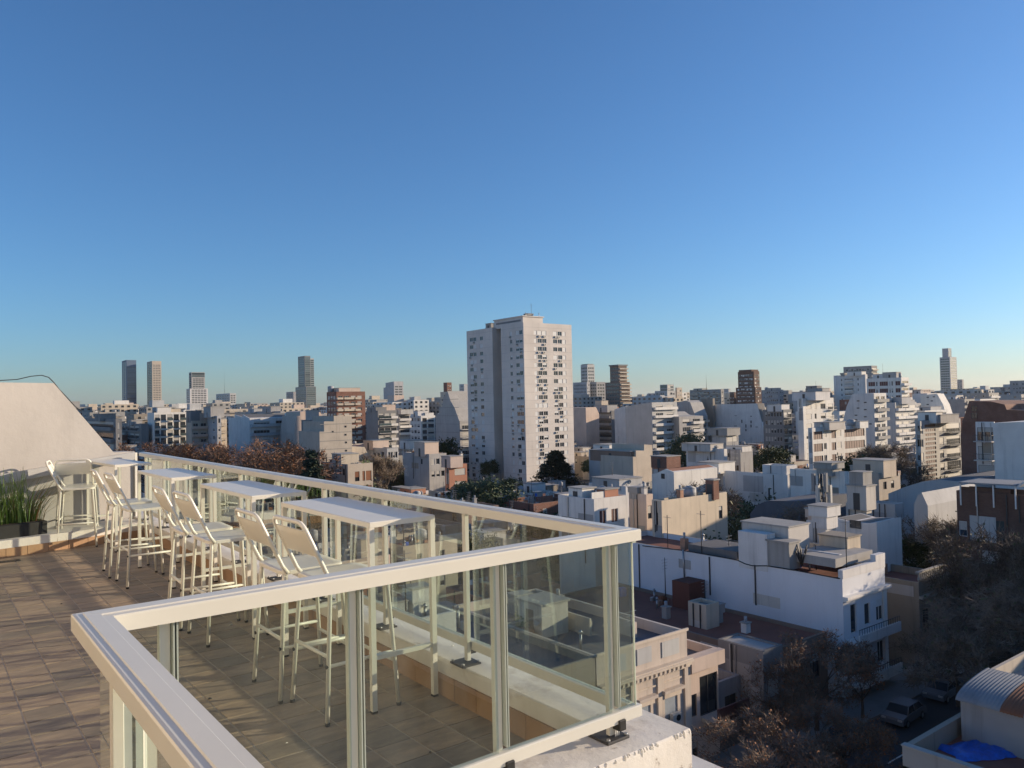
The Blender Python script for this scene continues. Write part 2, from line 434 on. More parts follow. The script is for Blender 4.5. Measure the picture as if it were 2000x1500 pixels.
handrail('top_rail', [((AX1-g, BY0), (AX0-g, BY1)), ((CX1+g, BY0), (CX0+g, BY1))])
handrail('top_rail', [((CX1, BY0-g), (CX0, BY1-g)), ((CX1, -5.5), (CX0, -5.5))])
def post_mesh():
    m2 = MB(); c = M['alu']
    # square post with two glazing channels on its outward side (outward = -y)
    m2.cbox(-.017, 0, -1.045+.2+.012, .013, .024, -.046, c, .002)
    m2.box(.0145, -.022, -.72, .019, .012, -.048, M['gasket']); m2.box(.024, -.022, -.72, .0285, .012, -.048, M['gasket'])
    m2.box(.019, .002, -.72, .024, .012, -.048, M['black'])
    return m2
pm = post_mesh().mesh('post')
bm_ = MB(); bm_.cbox(-.062, -.035, 0, .062, .085, .011, M['iron'], .002)
for (a, b) in ((-.05, -.024), (.05, -.024), (-.05, .074), (.05, .074)): bm_.cyl(a, b, .011, .02, .008, M['steel'], 6)
bmesh_ = bm_.mesh('base_plate')
kb = MB(); kb.cbox(-.004, -.046, 0, .034, -.001, .042, M['black'], .003); kb.cbox(-.022, -.03, .045, .004, -.001, .07, M['steel'], .002)
for i in range(3): kb.tube([(.026+i*.009-.02, -.008, -.075), (.026+i*.009-.02, -.008, 0)], .0028, M['steel'], 6)
kmesh = kb.mesh('clamp_bracket')
def post(x, y, rz):
    o = put('post', pm, rail, (x-AX1, y-BY0, RT_Z), rz)
    put('base_plate', bmesh_, o, (0, 0, CZ-RT_Z)); put('clamp_bracket', kmesh, o, (0, 0, .245-RT_Z))
PB = [.56, 1.13, 1.71, 2.285]
for x in PB: post(x, BY0+.048, 0)
PA = [2.62+i*.915 for i in range(10)]
for y in PA[1:]: post(AX1-.055, y, pi/2)
PC = [1.93, 1.02, .11, -.8, -1.7, -2.6]
for y in PC: post(CX1-.052, y, pi/2)
def pane_box(x0, y0, x1, y1, z0, z1):
    m2 = MB(); m2.box(x0, y0, z0, x1, y1, z1, M['pane']); 
    o = rp('glass_panel', m2); return o
GB = BY0+.028; GA = AX1-.036; GC = CX1-.030
zt, zb = RT_Z-.047, .318
xs = [CX1-.03] + [x+.0215 for x in PB] + [GA+.006]
for i in range(len(xs)-1): pane_box(xs[i]+.004, GB, xs[i+1]-(.042 if i < len(xs)-2 else .004), GB+.008, zb, zt)
ys = [GB+.012] + [y+.0215 for y in PA[1:]] + [11.05]
for i in range(len(ys)-1): pane_box(GA, ys[i]+.004, GA+.008, ys[i+1]-.042, zb, zt)
ys = [GB-.002] + [y+.0215 for y in PC] + [-5.4]
for i in range(len(ys)-1): pane_box(GC, ys[i+1]+.004, GC+.008, ys[i]-(.042 if i else .004), zb, zt)
m2 = MB(); m2.cbox(CX1-.02, GB-.016, .272, AX1-.004, GB+.024, .318, M['alu'], .004); rp('bottom_rail', m2)
m2 = MB(); m2.cbox(GA-.016, GB+.03, .272, GA+.024, 11.05, .318, M['alu'], .004); rp('bottom_rail', m2)
m2 = MB(); m2.cbox(GC-.016, -5.4, .272, GC+.024, GB-.02, .318, M['alu'], .004); rp('bottom_rail', m2)
# bright polished edge where the two panes meet at the city corner
m2 = MB(); m2.box(GA+.0085, GB-.0005, zb, GA+.0115, GB+.0085, zt, M['paneedge']); rp('glass_edge', m2)
m2 = MB(); m2.box(AX1-.034, BY0+.02, RT_Z-.058, AX1-.012, BY0+.05, RT_Z-.0465, M['gasket']); rp('corner_clip', m2)

# ------------------------------------------------------------------ bar tables and stools
def make_table():
    t = empty('bar_table'); f = M['furn']; w, L, h = .20, .615, .985
    m2 = MB(); m2.cbox(-w, -L, h-.028, w, L, h, f, .004); m2.build('table_top', t)
    for sx in (-1, 1):
        for sy in (-1, 1):
            m2 = MB(); x, y = sx*(w-.016), sy*(L-.016); e = .014
            m2.prism([(x-e, y-e, h-.0285), (x+e, y-e, h-.0285), (x+e, y+e, h-.0285), (x-e, y+e, h-.0285)], (sx*.0, sy*.004, -(h-.0285-.012)), f)
            m2.box(x-e-.001, y-e-.001+sy*.004, 0, x+e+.001, y+e+.001+sy*.004, .012, M['black'])
            m2.build('leg', t)
    for sy in (-1, 1):
        m2 = MB(); m2.box(-w+.031, sy*(L-.0145)-.011, .27, w-.031, sy*(L-.0145)+.011, .292, f); m2.build('stretcher', t)
    m2 = MB(); m2.box(-w+.004, -.011, .275, w-.004, .011, .285, f)
    return t
TBL = [(2.075, 4.31, 0.0, 'largest looking white bar table, nearest the railing corner and overlapping the handrail'),
       (2.055, 6.03, 0.0, 'second white bar table counted back from the railing corner'),
       (2.015, 8.05, .02, 'third white bar table counted back, short of the one by the slanted wall'),
       (1.955, 10.42, .08, 'smallest looking white bar table, standing against the slanted wall')]
tab = make_table(); remember(tab)
for i, (x, y, rz, lab) in enumerate(TBL):
    o = tab if i == 0 else copy_tree(tab)
    o.location = (x, y, .0015); o.rotation_euler.z = rz; tag(o, lab, 'table', 'white bar tables along the railing')

def make_stool():
    """faces +x: backrest on the -x side"""
    s = empty('bar_stool'); f = M['furn']; H = .70; hx, hy = .185, .20; r = .0115
    m2 = MB()   # pressed sheet seat with rounded corners
    pts = []; cr = .05
    for (cx, cy, a0) in ((hx-cr, hy-cr, 0), (-hx+cr, hy-cr, 90), (-hx+cr, -hy+cr, 180), (hx-cr, -hy+cr, 270)):
        for k in range(5): an = radians(a0+k*22.5); pts.append((cx+cr*cos(an), cy+cr*sin(an)))
    n = len(pts); k = m2.mi(f)
    for (sc, z) in ((1, H-.022), (1, H-.004), (.985, H), (.80, H-.004), (.4, H-.008)):
        m2.v += [(x*sc, y*sc, z) for x, y in pts]
    for a in range(4):
        for j in range(n):
            m2.f.append((a*n+j, a*n+(j+1) % n, (a+1)*n+(j+1) % n, (a+1)*n+j)); m2.m.append(k); m2.sm.append(a > 1)
    m2.f.append(tuple(4*n+j for j in range(n))); m2.m.append(k); m2.sm.append(True)
    m2.f.append(tuple(n-1-j for j in range(n))); m2.m.append(k); m2.sm.append(False)
    m2.build('seat', s)
    ft = {}
    for sx in (-1, 1):
        for sy in (-1, 1):
            x0, y0 = sx*(hx-.022), sy*(hy-.022); x1, y1 = sx*(hx+.02), sy*(hy+.012)
            ft[sx, sy] = (x0, y0, x1, y1)
            m2 = MB(); m2.tube([(x0, y0, H-.0225), (x0+(x1-x0)*.06, y0+(y1-y0)*.06, H-.06), (x1, y1, .012)], r, f, 10)
            lg = m2.build('leg', s)
            m2 = MB(); m2.cyl(x1, y1, 0, .016, r+.0015, M['black'], 10); m2.build('foot_cap', lg)
    def at(sx, sy, z):
        x0, y0, x1, y1 = ft[sx, sy]; t = (H-z)/(H-.012); return Vector((x0+(x1-x0)*t, y0+(y1-y0)*t, z))
    for (a, b, z) in (((-1, -1), (1, -1), .285), ((-1, 1), (1, 1), .285), ((1, -1), (1, 1), .235), ((-1, -1), (-1, 1), .33)):
        m2 = MB(); m2.tube([at(*a, z), at(*b, z)], .0095, f, 8); m2.build('foot_rest', s)
    m2 = MB()
    for sy in (-1, 1):
        p = at(-1, sy, .285); m2.tube([p+Vector((-.001, 0, 0)), p+Vector((-.0145, 0, 0))], .010, M['black'], 8)
    m2.build('end_plug', s)
    # back loop
    bx, tx = -hx+.008, -hx-.125; zt_ = H+.315; y = hy-.006; R = .055
    path = [(bx+.03, -y, H-.015), (bx, -y, H+.025), (tx+.022, -y, zt_-R)]
    d = (tx-bx)/(zt_-H)
    for k in range(1, 6):
        an = radians(90*k/5); path.append((tx+.022-(R*sin(an))*.42, -y+R*(1-cos(an)), zt_-R+R*sin(an)))
    path += [(p[0], -p[1], p[2]) for p in reversed(path)]
    m2 = MB(); m2.tube(path, r, f, 10); m2.build('back_frame', s)
    # back panel: bent sheet between the uprights
    def bxz(z): t = (z-(H+.025))/((zt_-R)-(H+.025)); return bx+(tx+.022-bx)*t
    m2 = MB(); rows = []
    for (z, c) in ((H+.135, 0), (H+.142, .005), (H+.19, .008), (H+.235, .008), (H+.267, .005), (H+.274, 0)):
        rows.append([(bxz(z)-c*(1-(u/4)**2)-.004, (y-.008)*u/4, z) for u in range(-4, 5)])
    k = m2.mi(f)
    for dx in (0, .004):
        for rr in rows: m2.v += [(a+dx, b, c) for a, b, c in rr]
    R_, C_ = len(rows), 9
    for q in range(2):
        for i in range(R_-1):
            for j in range(C_-1):
                a = q*R_*C_+i*C_+j; fc = (a, a+1, a+C_+1, a+C_)
                m2.f.append(fc if q else fc[::-1]); m2.m.append(k); m2.sm.append(True)
    o_ = R_*C_
    for j in range(C_-1):
        m2.f.append((j, j+1, o_+j+1, o_+j)[::-1]); m2.m.append(k); m2.sm.append(False)
        a = (R_-1)*C_+j; m2.f.append((a, a+1, o_+a+1, o_+a)); m2.m.append(k); m2.sm.append(False)
    m2.build('back_panel', s)
    return s
ST = [(1.835, 3.93, .03, 'nearest white metal stool, its seat cut off by the handrail in front'),
      (1.775, 4.37, -.01, 'white metal stool just behind the nearest one, backs almost touching'),
      (1.765, 5.67, .02, 'white stool at the second table, the one closer to the camera'),
      (1.74, 6.19, -.04, 'white stool at the second table, tucked behind its neighbour'),
      (1.72, 7.93, .02, 'white stool at the third table, closer to the camera'),
      (1.70, 8.52, -.05, 'white stool at the third table, the farther of the two'),
      (1.56, 10.62, -.22, 'white stool beside the planter with its backrest turned side-on'),
      (1.62, 11.02, 1.25, 'farthest white stool by the slanted wall, showing the flat of its backrest')]
stl = make_stool(); remember(stl)
for i, (x, y, rz, lab) in enumerate(ST):
    o = stl if i == 0 else copy_tree(stl)
    o.location = (x, y, .0015); o.rotation_euler.z = rz; tag(o, lab, 'stool', 'white bar stools along the railing')

# ------------------------------------------------------------------ slanted end wall, planter, cable
M['steelband'] = paint('brushed_band', (.36, .37, .38), .4)
ang = radians(13); ux, uy = cos(ang), sin(ang)
ew = empty('slanted_wall', (2.33, 11.32, 0)); tag(ew, 'pale plaster end wall with a sloping right edge above the planter', 'wall')
def L(t, dpt, z): return (t*ux - dpt*uy, t*uy + dpt*ux, z)      # t along wall (negative = left), dpt = away from camera
m2 = MB()
prof = [(-4.6, 0), (.0, 0), (.0, 1.055), (-.27, 1.06), (-.98, 1.955), (-4.6, 1.985)]
m2.prism([L(t, 0, z) for t, z in prof], Vector(L(0, .32, 0)), M['endwall'] if 'endwall' in M else stucco('end_wall_render', (.60, .54, .49), .18, .8, rand=False)); m2.build('wall', ew)
m2 = MB(); a = [L(-4.6, -.05, .42), L(-.02, -.05, .95), L(-.02, -.05, 1.05), L(-4.6, -.05, .555)]
m2.prism(a, Vector(L(0, .048, 0)), M['steelband']); m2.build('handrail_band', ew)
m2 = MB(); m2.prism([L(-.01, -.004, 0), L(.02, -.004, 0), L(.02, -.004, 1.04), L(-.01, -.004, 1.04)], Vector(L(0, -.03, 0)), M['alu']); m2.build('end_post', ew)
pl = empty('planter_ledge', (1.3, 10.9, 0)); tag(pl, 'low white plastered ledge with clay skirting along the slanted wall', 'ledge')
m2 = MB(); a = [L(-4.6, -.62, 0), L(-.12, -.62, 0), L(-.12, -.003, 0), L(-4.6, -.003, 0)]
off = Vector((2.33-1.3, 11.32-10.9, 0))
m2.prism([Vector(p)+off for p in a], (0, 0, .19), M['curb']); m2.build('ledge', pl)
m2 = MB()
for i in range(20):
    t0 = -4.5+i*.215
    m2.prism([Vector(L(t0, -.622, .002))+off, Vector(L(t0+.21, -.622, .002))+off, Vector(L(t0+.21, -.634, .002))+off, Vector(L(t0, -.634, .002))+off], (0, 0, .10), M['skirt'])
m2.build('skirting_tile', pl, kind='stuff')
# planter box with tall grass
pc = Vector((2.33, 11.32, 0)) + Vector(L(-1.86, -.33, .19))
pb = empty('planter_box', tuple(pc), ang); tag(pb, 'black planter box with tall green strappy leaves on the white ledge', 'planter')
m2 = MB(); m2.cbox(-.62, -.17, .001, .62, .17, .15, M['black'], .006); m2.build('trough', pb)
M['soil'] = paint('potting_soil', (.03, .022, .016), .95)
m2 = MB(); m2.box(-.6, -.15, .151, .6, .15, .156, M['soil']); m2.build('soil', pb)
def leafmat(name, c1, c2, rough=.5):
    m, n, l, b = nodemat(name); oi = n.new('ShaderNodeObjectInfo'); p = geo(n)
    f = noise(n, l, p, 2.5, 3); l.new(mix(n, l, ramp(n, l, f, .35, .65), c1, c2), b.inputs['Base Color'])
    b.inputs['Roughness'].default_value = rough
    return m
M['grass'] = leafmat('strappy_leaf', (.05, .11, .02), (.14, .22, .05))
M['straw'] = leafmat('dry_leaf', (.22, .13, .06), (.33, .22, .10))
m2 = MB(); r = random.Random(3)
for i in range(620):
    x = r.uniform(-.58, .60); y = r.uniform(-.14, .14); h = r.uniform(.28, .68); a = r.uniform(0, 2*pi); ln = r.uniform(.04, .26)
    if x > .45: a = r.uniform(-.7, .7); ln = r.uniform(.15, .4); h *= .85
    dx, dy = cos(a)*ln, sin(a)*ln*.7; w = r.uniform(.004, .008); px_, py_ = -sin(a)*w, cos(a)*w
    mat = M['straw'] if (r.random() < .05 or (x > .5 and r.random() < .4)) else M['grass']
    P = [(x+dx*t*t, y+dy*t*t, .15+h*(t-.25*t*t*(ln*2))) for t in (0, .35, .7, 1)]
    for j in range(3):
        q0 = 1-j*.28; q1 = 1-(j+1)*.28
        A, B = P[j], P[j+1]
        m2.quad((A[0]-px_*q0, A[1]-py_*q0, A[2]), (A[0]+px_*q0, A[1]+py_*q0, A[2]), (B[0]+px_*q1, B[1]+py_*q1, B[2]), (B[0]-px_*q1, B[1]-py_*q1, B[2]), mat)
m2.build('leaves', pb, kind='stuff')
cb = MB(); o0 = Vector((2.33, 11.32, 0))
pts = [o0+Vector(L(t, .1, z)) for t, z in ((-2.6, 1.99), (-1.55, 1.985), (-1.35, 2.0), (-1.2, 2.04), (-1.08, 2.055), (-1.0, 2.03), (-.94, 1.965), (-.88, 1.88), (-.80, 1.79), (-.70, 1.67), (-.62, 1.60))]
cb.tube(pts, .006, M['black'], 6); c = cb.build('black_cable'); tag(c, 'thin black cable looping over the top of the slanted wall', 'cable')
m2 = MB(); b0 = o0+Vector(L(-1.95, .08, 1.97)); m2.tube([b0+Vector((-.5, -.1, .03)), b0+Vector((-.02, 0, .055)), b0+Vector((.06, .01, .06)), b0+Vector((.06, .01, .0))], .022, M['darkbrown'], 8)
br = m2.build('wall_bracket'); tag(br, 'dark metal bracket on top of the slanted wall at its left', 'bracket')
# ------------------------------------------------------------------ ground, street
M['asphalt'] = stucco('asphalt', (.055, .055, .058), .3, .3, rand=False)
M['pave'] = stucco('pavement', (.22, .21, .195), .5, .5, rand=False)
M['earth'] = stucco('city_ground', (.10, .095, .08), .4, .05, rand=False)
M['line'] = paint('road_marking', (.6, .6, .58), .8)
mb = MB(); 
mb.quad((-5900, -5900, G-.25), (8900, -5900, G-.25), (8900, 8900, G-.25), (-5900, 8900, G-.25), M['earth']); mb.build('ground', kind='structure')
FY = 35.0                                     # facade line of the row across the street
mb = MB(); mb.quad((-60, 23, G-.15), (420, 23, G-.15), (420, 31.6, G-.15), (-60, 31.6, G-.15), M['asphalt']); mb.build('road', kind='structure')
for (y0, y1) in ((31.6, 35.4), (19.2, 23.0)):
    mb = MB(); mb.box(-60, y0, G-.2, 420, y1, G, M['pave']); mb.build('pavement', kind='structure')
mb = MB()
for i in range(40): mb.box(20+i*8, 27.25, G-.149, 23+i*8, 27.37, G-.146, M['line'])
mb.build('road_marking', kind='structure')

# ------------------------------------------------------------------ windows, balconies, air conditioners (shared meshes)
CACHE = {}
def window_geo(m2, w, h, style, fr, O=(0, 0, 0), yaw=0):
    """window in an opening: local x across, z up, outside is -y"""
    c, s_ = cos(yaw), sin(yaw)
    def bx(x0, y0, z0, x1, y1, z1, mt, skip='k'):
        i = len(m2.v); m2.box(x0, y0, z0, x1, y1, z1, mt, skip)
        for q in range(i, len(m2.v)):
            x, y, z = m2.v[q]; m2.v[q] = (O[0]+x*c-y*s_, O[1]+x*s_+y*c, O[2]+z)
    f = .06
    bx(0, -.002, 0, w, .02, h, M[style.get('glass', 'glass')])
    bx(0, -.05, 0, f, -.002, h, fr); bx(w-f, -.05, 0, w, -.002, h, fr); bx(f, -.05, 0, w-f, -.002, f, fr); bx(f, -.05, h-f, w-f, -.002, h, fr)
    if w > 1.0:
        nm = 1 if w < 2.4 else int(w/1.2)
        for k in range(nm): x = w*(k+1)/(nm+1); bx(x-.025, -.045, f, x+.025, -.002, h-f, fr)
    sh = style.get('shut', 0)
    if sh > 0: bx(f, -.075, h-(h-f)*sh, w-f, -.03, h-f, M[style.get('shutm', 'shutter')])
def window_mesh(w, h, shut, fr, glass, shutm):
    key = ('w', round(w, 2), round(h, 2), shut, fr, glass, shutm)
    if key not in CACHE:
        m2 = MB(); window_geo(m2, w, h, {'shut': shut, 'glass': glass, 'shutm': shutm}, M[fr]); CACHE[key] = m2.mesh('window')
    return CACHE[key]
def balcony_mesh(w, out, kind, mat):
    key = ('b', round(w, 2), out, kind, mat)
    if key not in CACHE:
        m2 = MB(); m2.box(0, -out, -.16, w, -.003, 0, M[mat])
        if kind == 'solid':
            m2.box(0, -out, 0, w, -out+.1, .85, M[mat]); m2.box(0, -out+.1, 0, .1, -.003, .85, M[mat]); m2.box(w-.1, -out+.1, 0, w, -.003, .85, M[mat])
        elif kind == 'glass':
            m2.box(.02, -out+.03, .03, w-.02, -out+.05, .95, M['glassg']); m2.box(0, -out+.0, .95, w, -out+.07, 1.0, M['steel'])
        else:
            n = max(4, int(w/.28)); m2.box(0, -out+.01, .92, w, -out+.06, .97, M['iron'])
            for i in range(n+1): x = w*i/n; m2.box(max(0, x-.015), -out+.02, 0, max(0, x-.015)+.03, -out+.05, .92, M['iron'], skip='tb')
            m2.box(0, -out+.06, .92, .04, -.003, .97, M['iron']); m2.box(w-.04, -out+.06, .92, w, -.003, .97, M['iron'])
        CACHE[key] = m2.mesh('balcony')
    return CACHE[key]
m2 = MB(); m2.cbox(-.42, -.34, 0, .42, -.04, .58, M['acw'], .02); m2.tube([(.1, -.35, .29), (.1, -.341, .29)], .21, M['black'], 12); m2.box(-.36, -.05, -.05, -.3, .0, .1, M['steel']); m2.box(.3, -.05, -.05, .36, .0, .1, M['steel'])
AC = m2.mesh('air_conditioner')

def grid_face(m2, O, U, W, H, ops, dep, mat, Nn):
    """wall face with recessed openings; ops = (u0,u1,v0,v1)"""
    us = sorted({0, W, *[a for o in ops for a in o[:2]]}); vs = sorted({0, H, *[a for o in ops for a in o[2:4]]})
    O = Vector(O); U = Vector(U); Nn = Vector(Nn); Z = Vector((0, 0, 1))
    P = lambda u, v, d=0: O+U*u+Z*v-Nn*d
    for j in range(len(vs)-1):
        v0, v1 = vs[j], vs[j+1]; vm = (v0+v1)/2; run = None
        for i in range(len(us)-1):
            um = (us[i]+us[i+1])/2
            hole = any(o[0] < um < o[1] and o[2] < vm < o[3] for o in ops)
            if not hole and run is None: run = us[i]
            if (hole or i == len(us)-2) and run is not None:
                e = us[i] if hole else us[i+1]
                m2.quad(P(run, v0), P(e, v0), P(e, v1), P(run, v1), mat); run = None
    for (u0, u1, v0, v1) in [o[:4] for o in ops]:
        m2.quad(P(u0, v0), P(u1, v0), P(u1, v0, dep), P(u0, v0, dep), mat)
        m2.quad(P(u0, v1, dep), P(u1, v1, dep), P(u1, v1), P(u0, v1), mat)
        m2.quad(P(u0, v0), P(u0, v0, dep), P(u0, v1, dep), P(u0, v1), mat)
        m2.quad(P(u1, v0, dep), P(u1, v0), P(u1, v1), P(u1, v1, dep), mat)

M['bluetarp'] = paint('blue_tarpaulin', (.015, .11, .48), .35, .3, 4)
NAMED = []      # footprints and photo boxes of everything placed by hand, so that the low filler keeps clear
def F(us, top, st, h, rows, **k):
    """facade: us = list of (u0,u1) fractions; top = metres from roof line to first lintel"""
    d = dict(us=us, top=top, st=st, h=h, rows=rows); d.update(k); return d
def cols(n, w, a=.08, b=.92):
    s = (b-a)/n; return [(a+s*(i+.5)-w/2, a+s*(i+.5)+w/2) for i in range(n)]
def footprint(xl, xc, xr, yt, d, dx=12., dy=14.):
    c = atd(xc, yt, d)
    if xl < xc-.5:
        r = ray(xl, yt); far = EYE+r*((c.x)/r.x); y2 = far.y
    else: y2 = c.y+dy
    if xr > xc+.5:
        r = ray(xr, yt); x2 = (EYE+r*(c.y/r.y)).x
    else: x2 = c.x+dx
    return c.x, c.y, x2, y2, c.z
def facade(root, m2, O, U, Nn, W, H, fs, mat, dist, rg):
    """adds openings, window parts, balconies; O = bottom corner on the left seen from outside"""
    ops = []; yaw = atan2(Vector(U).y, Vector(U).x); jm = MB(); jb = MB()
    U = Vector(U); Nn = Vector(Nn); O = Vector(O); rt = root.location
    todo = []
    for f in fs:
        if f is None: continue
        for r in range(f['rows']):
            v1 = H-f['top']-r*f['st']; v0 = v1-f['h']
            if v0 < .2: break
            for (a, b) in f['us']:
                if f.get('skip') and rg.random() < f['skip']: continue
                u0, u1 = a*W, b*W
                ops.append((round(u0, 3), round(u1, 3), round(v0, 3), round(v1, 3))); todo.append((u0, v0, u1-u0, v1-v0, f))
            bl = f.get('bal')
            if bl and r < f.get('balrows', 99):
                for (a, b) in bl['us']:
                    w = (b-a)*W; p = O+U*(a*W)+Vector((0, 0, v0-bl.get('dz', .05)))-rt
                    if w*FPX/dist > 9 and True:
                        put('balcony', balcony_mesh(w, bl.get('out', 1.1), bl.get('kind', 'solid'), bl.get('mat', 'white')), root, p, yaw)
    dep = .16
    grid_face(m2, O, U, W, H, ops, dep, mat, Nn)
    for (u0, v0, w, h, f) in todo:
        p = O+U*u0+Vector((0, 0, v0))-Nn*(dep-.022)-rt
        sh = rg.choice(f.get('shuts', (0, 0, .35, .6, 1)))
        px = max(w, h)*FPX/dist
        if px >= 8.5:
            put('window', window_mesh(w, h, sh, f.get('fr', 'frame'), f.get('gl', 'glass'), f.get('shutm', 'shutter')), root, p, yaw)
        else:
            window_geo(jm, w, h, {'shut': sh, 'glass': f.get('gl', 'glass'), 'shutm': f.get('shutm', 'shutter')}, M[f.get('fr', 'frame')], p, yaw)
        if f.get('ac') and rg.random() < f['ac']:
            put('air_conditioner', AC, root, O+U*(u0+rg.uniform(.1, .9)*w)+Vector((0, 0, v0-.75))+Nn*.001-rt, yaw)
    if jm.v: jm.build('window', root, kind='stuff')
def roof_bits(root, x0, y0, x1, y1, z, rg, what, wallm):
    rt = root.location
    def loc(u, v): return x0+(x1-x0)*u-rt.x, y0+(y1-y0)*v-rt.y
    zz = z-rt.z
    for w in what:
        k = w[0]
        if k == 'hut':      # stair head: u,v centre, width, depth, height
            x, y = loc(w[1], w[2]); mt = M[w[6]] if len(w) > 6 else wallm
            m2 = MB(); m2.box(x-w[3]/2, y-w[4]/2, zz, x+w[3]/2, y+w[4]/2, zz+w[5], mt, 'b'); m2.box(x-w[3]/2-.12, y-w[4]/2-.12, zz+w[5], x+w[3]/2+.12, y+w[4]/2+.12, zz+w[5]+.14, M['concrete'])
            m2.box(x-w[3]/2-.03, y-.4, zz, x-w[3]/2-.002, y+.4, zz+min(2., w[5]*.8), M['iron'])
            m2.build('stair_head', root)
        elif k == 'tank':   # cylinder tank on a stand
            x, y = loc(w[1], w[2]); r, h = w[3], w[4]; m2 = MB()
            for (a, b) in ((-1, -1), (1, -1), (1, 1), (-1, 1)): m2.box(x+a*r*.6-.06, y+b*r*.6-.06, zz, x+a*r*.6+.06, y+b*r*.6+.06, zz+.6, M['concrete'], 'b')
            m2.cyl(x, y, zz+.6, zz+.6+h, r, M['tank']); m2.cyl(x, y, zz+.6+h, zz+.6+h+.25, r, M['tank'], r1=r*.3); m2.build('water_tank', root)
        elif k == 'boxtank':
            x, y = loc(w[1], w[2]); s_ = w[3]; m2 = MB(); mt = M[w[5]] if len(w) > 5 else M['concrete']
            m2.box(x-s_*.5, y-s_*.4, zz, x+s_*.5, y+s_*.4, zz+w[4]*.55, mt, 'b'); m2.box(x-s_*.6, y-s_*.5, zz+w[4]*.55, x+s_*.6, y+s_*.5, zz+w[4], mt); m2.box(x-s_*.65, y-s_*.55, zz+w[4], x+s_*.65, y+s_*.55, zz+w[4]+.1, M['concrete']); m2.build('water_tank', root)
        elif k == 'chim':
            x, y = loc(w[1], w[2]); m2 = MB(); h = w[3]; mt = M[w[4]] if len(w) > 4 else M['clay']
            m2.box(x-.28, y-.28, zz, x+.28, y+.28, zz+h, mt, 'b'); m2.box(x-.36, y-.36, zz+h, x+.36, y+.36, zz+h+.1, M['concrete']); m2.cyl(x, y, zz+h+.1, zz+h+.55, .14, M['tank'], 8); m2.build('chimney', root)
        elif k == 'vent':
            x, y = loc(w[1], w[2]); m2 = MB(); m2.cyl(x, y, zz, zz+w[3], .09, M['steel'], 8); m2.cyl(x, y, zz+w[3], zz+w[3]+.22, .2, M['steel'], 8, .05); m2.build('vent_pipe', root)
        elif k == 'mast':
            x, y = loc(w[1], w[2]); m2 = MB(); h = w[3]; m2.cyl(x, y, zz, zz+h, .06 if h < 8 else .18, M['iron'], 6, .03)
            if h < 8:
                for q in range(4): m2.tube([(x-.5+q*.06, y, zz+h-.2-q*.3), (x+.5-q*.06, y, zz+h-.2-q*.3)], .018, M['steel'], 4)
            m2.build('antenna', root)
        elif k == 'stub':   # free-standing bit of terrace wall
            x, y = loc(w[1], w[2]); m2 = MB(); L_ = w[4]
            lim = (min(x1, x0+1e9)-rt.x, y1-rt.y)
            if w[3]: m2.box(x, max(y-L_/2, y0-rt.y+.3), zz, x+.16, min(y+L_/2, y1-rt.y-.3), zz+w[5], wallm, 'b')
            else: m2.box(max(x-L_/2, x0-rt.x+.3), y, zz, min(x+L_/2, x1-rt.x-.3), y+.16, zz+w[5], wallm, 'b')
            m2.build('terrace_wall', root)
        elif k == 'line':   # washing line with a few cloths
            x, y = loc(w[1], w[2]); m2 = MB()
            for e in (-1.6, 1.6): m2.cyl(x+e, y, zz, zz+1.9, .03, M['steel'], 5)
            m2.tube([(x-1.6, y, zz+1.85), (x+1.6, y, zz+1.85)], .012, M['steel'], 4)
            for e in range(4):
                if rg.random() < .7: m2.box(x-1.3+e*.7, y-.01, zz+1.85-rg.uniform(.5, .9), x-.8+e*.7, y+.01, zz+1.84, M[rg.choice(('shutterw', 'bluetarp', 'redpanel', 'acw'))])
            m2.build('washing_line', root)
        elif k == 'dish':
            x, y = loc(w[1], w[2]); m2 = MB(); m2.cyl(x, y, zz, zz+1.0, .03, M['steel'], 5); a = rg.uniform(2.6, 3.6)
            c_ = Vector((x, y, zz+1.1)); dv = Vector((cos(a)*.8, sin(a)*.8, .6)).normalized(); m2.tube([c_, c_+dv*.08, c_+dv*.16], [.06, .25, .38], M['acw'], 12, caps=False); m2.tube([c_, c_+dv*.45], .015, M['iron'], 4); m2.build('satellite_dish', root)
        elif k == 'junk':
            x, y = loc(w[1], w[2]); m2 = MB()
            for q in range(rg.randint(2, 5)):
                a, b, e = x+rg.uniform(-1, 1), y+rg.uniform(-1, 1), rg.uniform(.15, .5)
                m2.box(a-e, b-e*.7, zz+.01, a+e, b+e*.7, zz+rg.uniform(.2, .9), M[rg.choice(('rust', 'clay', 'acw', 'tank', 'concrete', 'redpanel', 'steel', 'bluetarp'))], 'b')
            m2.build('stored_clutter', root, kind='stuff')
        elif k == 'pots':
            x, y = loc(w[1], w[2]); m2 = MB()
            for q in range(rg.randint(3, 6)):
                a, b = x+rg.uniform(-1.2, 1.2), y+rg.uniform(-.6, .6); m2.cyl(a, b, zz, zz+.4, .16, M['clay'], 7, .22)
                for e in range(26):
                    p = Vector((a+rg.gauss(0, .22), b+rg.gauss(0, .22), zz+.45+abs(rg.gauss(0, .35)))); v_ = Vector((rg.gauss(0, 1), rg.gauss(0, 1), rg.gauss(.5, 1))).normalized()*.16; w_ = v_.orthogonal().normalized()*.06
                    m2.quad(p-v_, p+w_, p+v_, p-w_, M['grass'])
            m2.build('potted_plants', root, kind='stuff')
        elif k == 'ac':
            x, y = loc(w[1], w[2]); put('air_conditioner', AC, root, (x, y, zz+.05), rg.choice((0, pi/2, pi)))
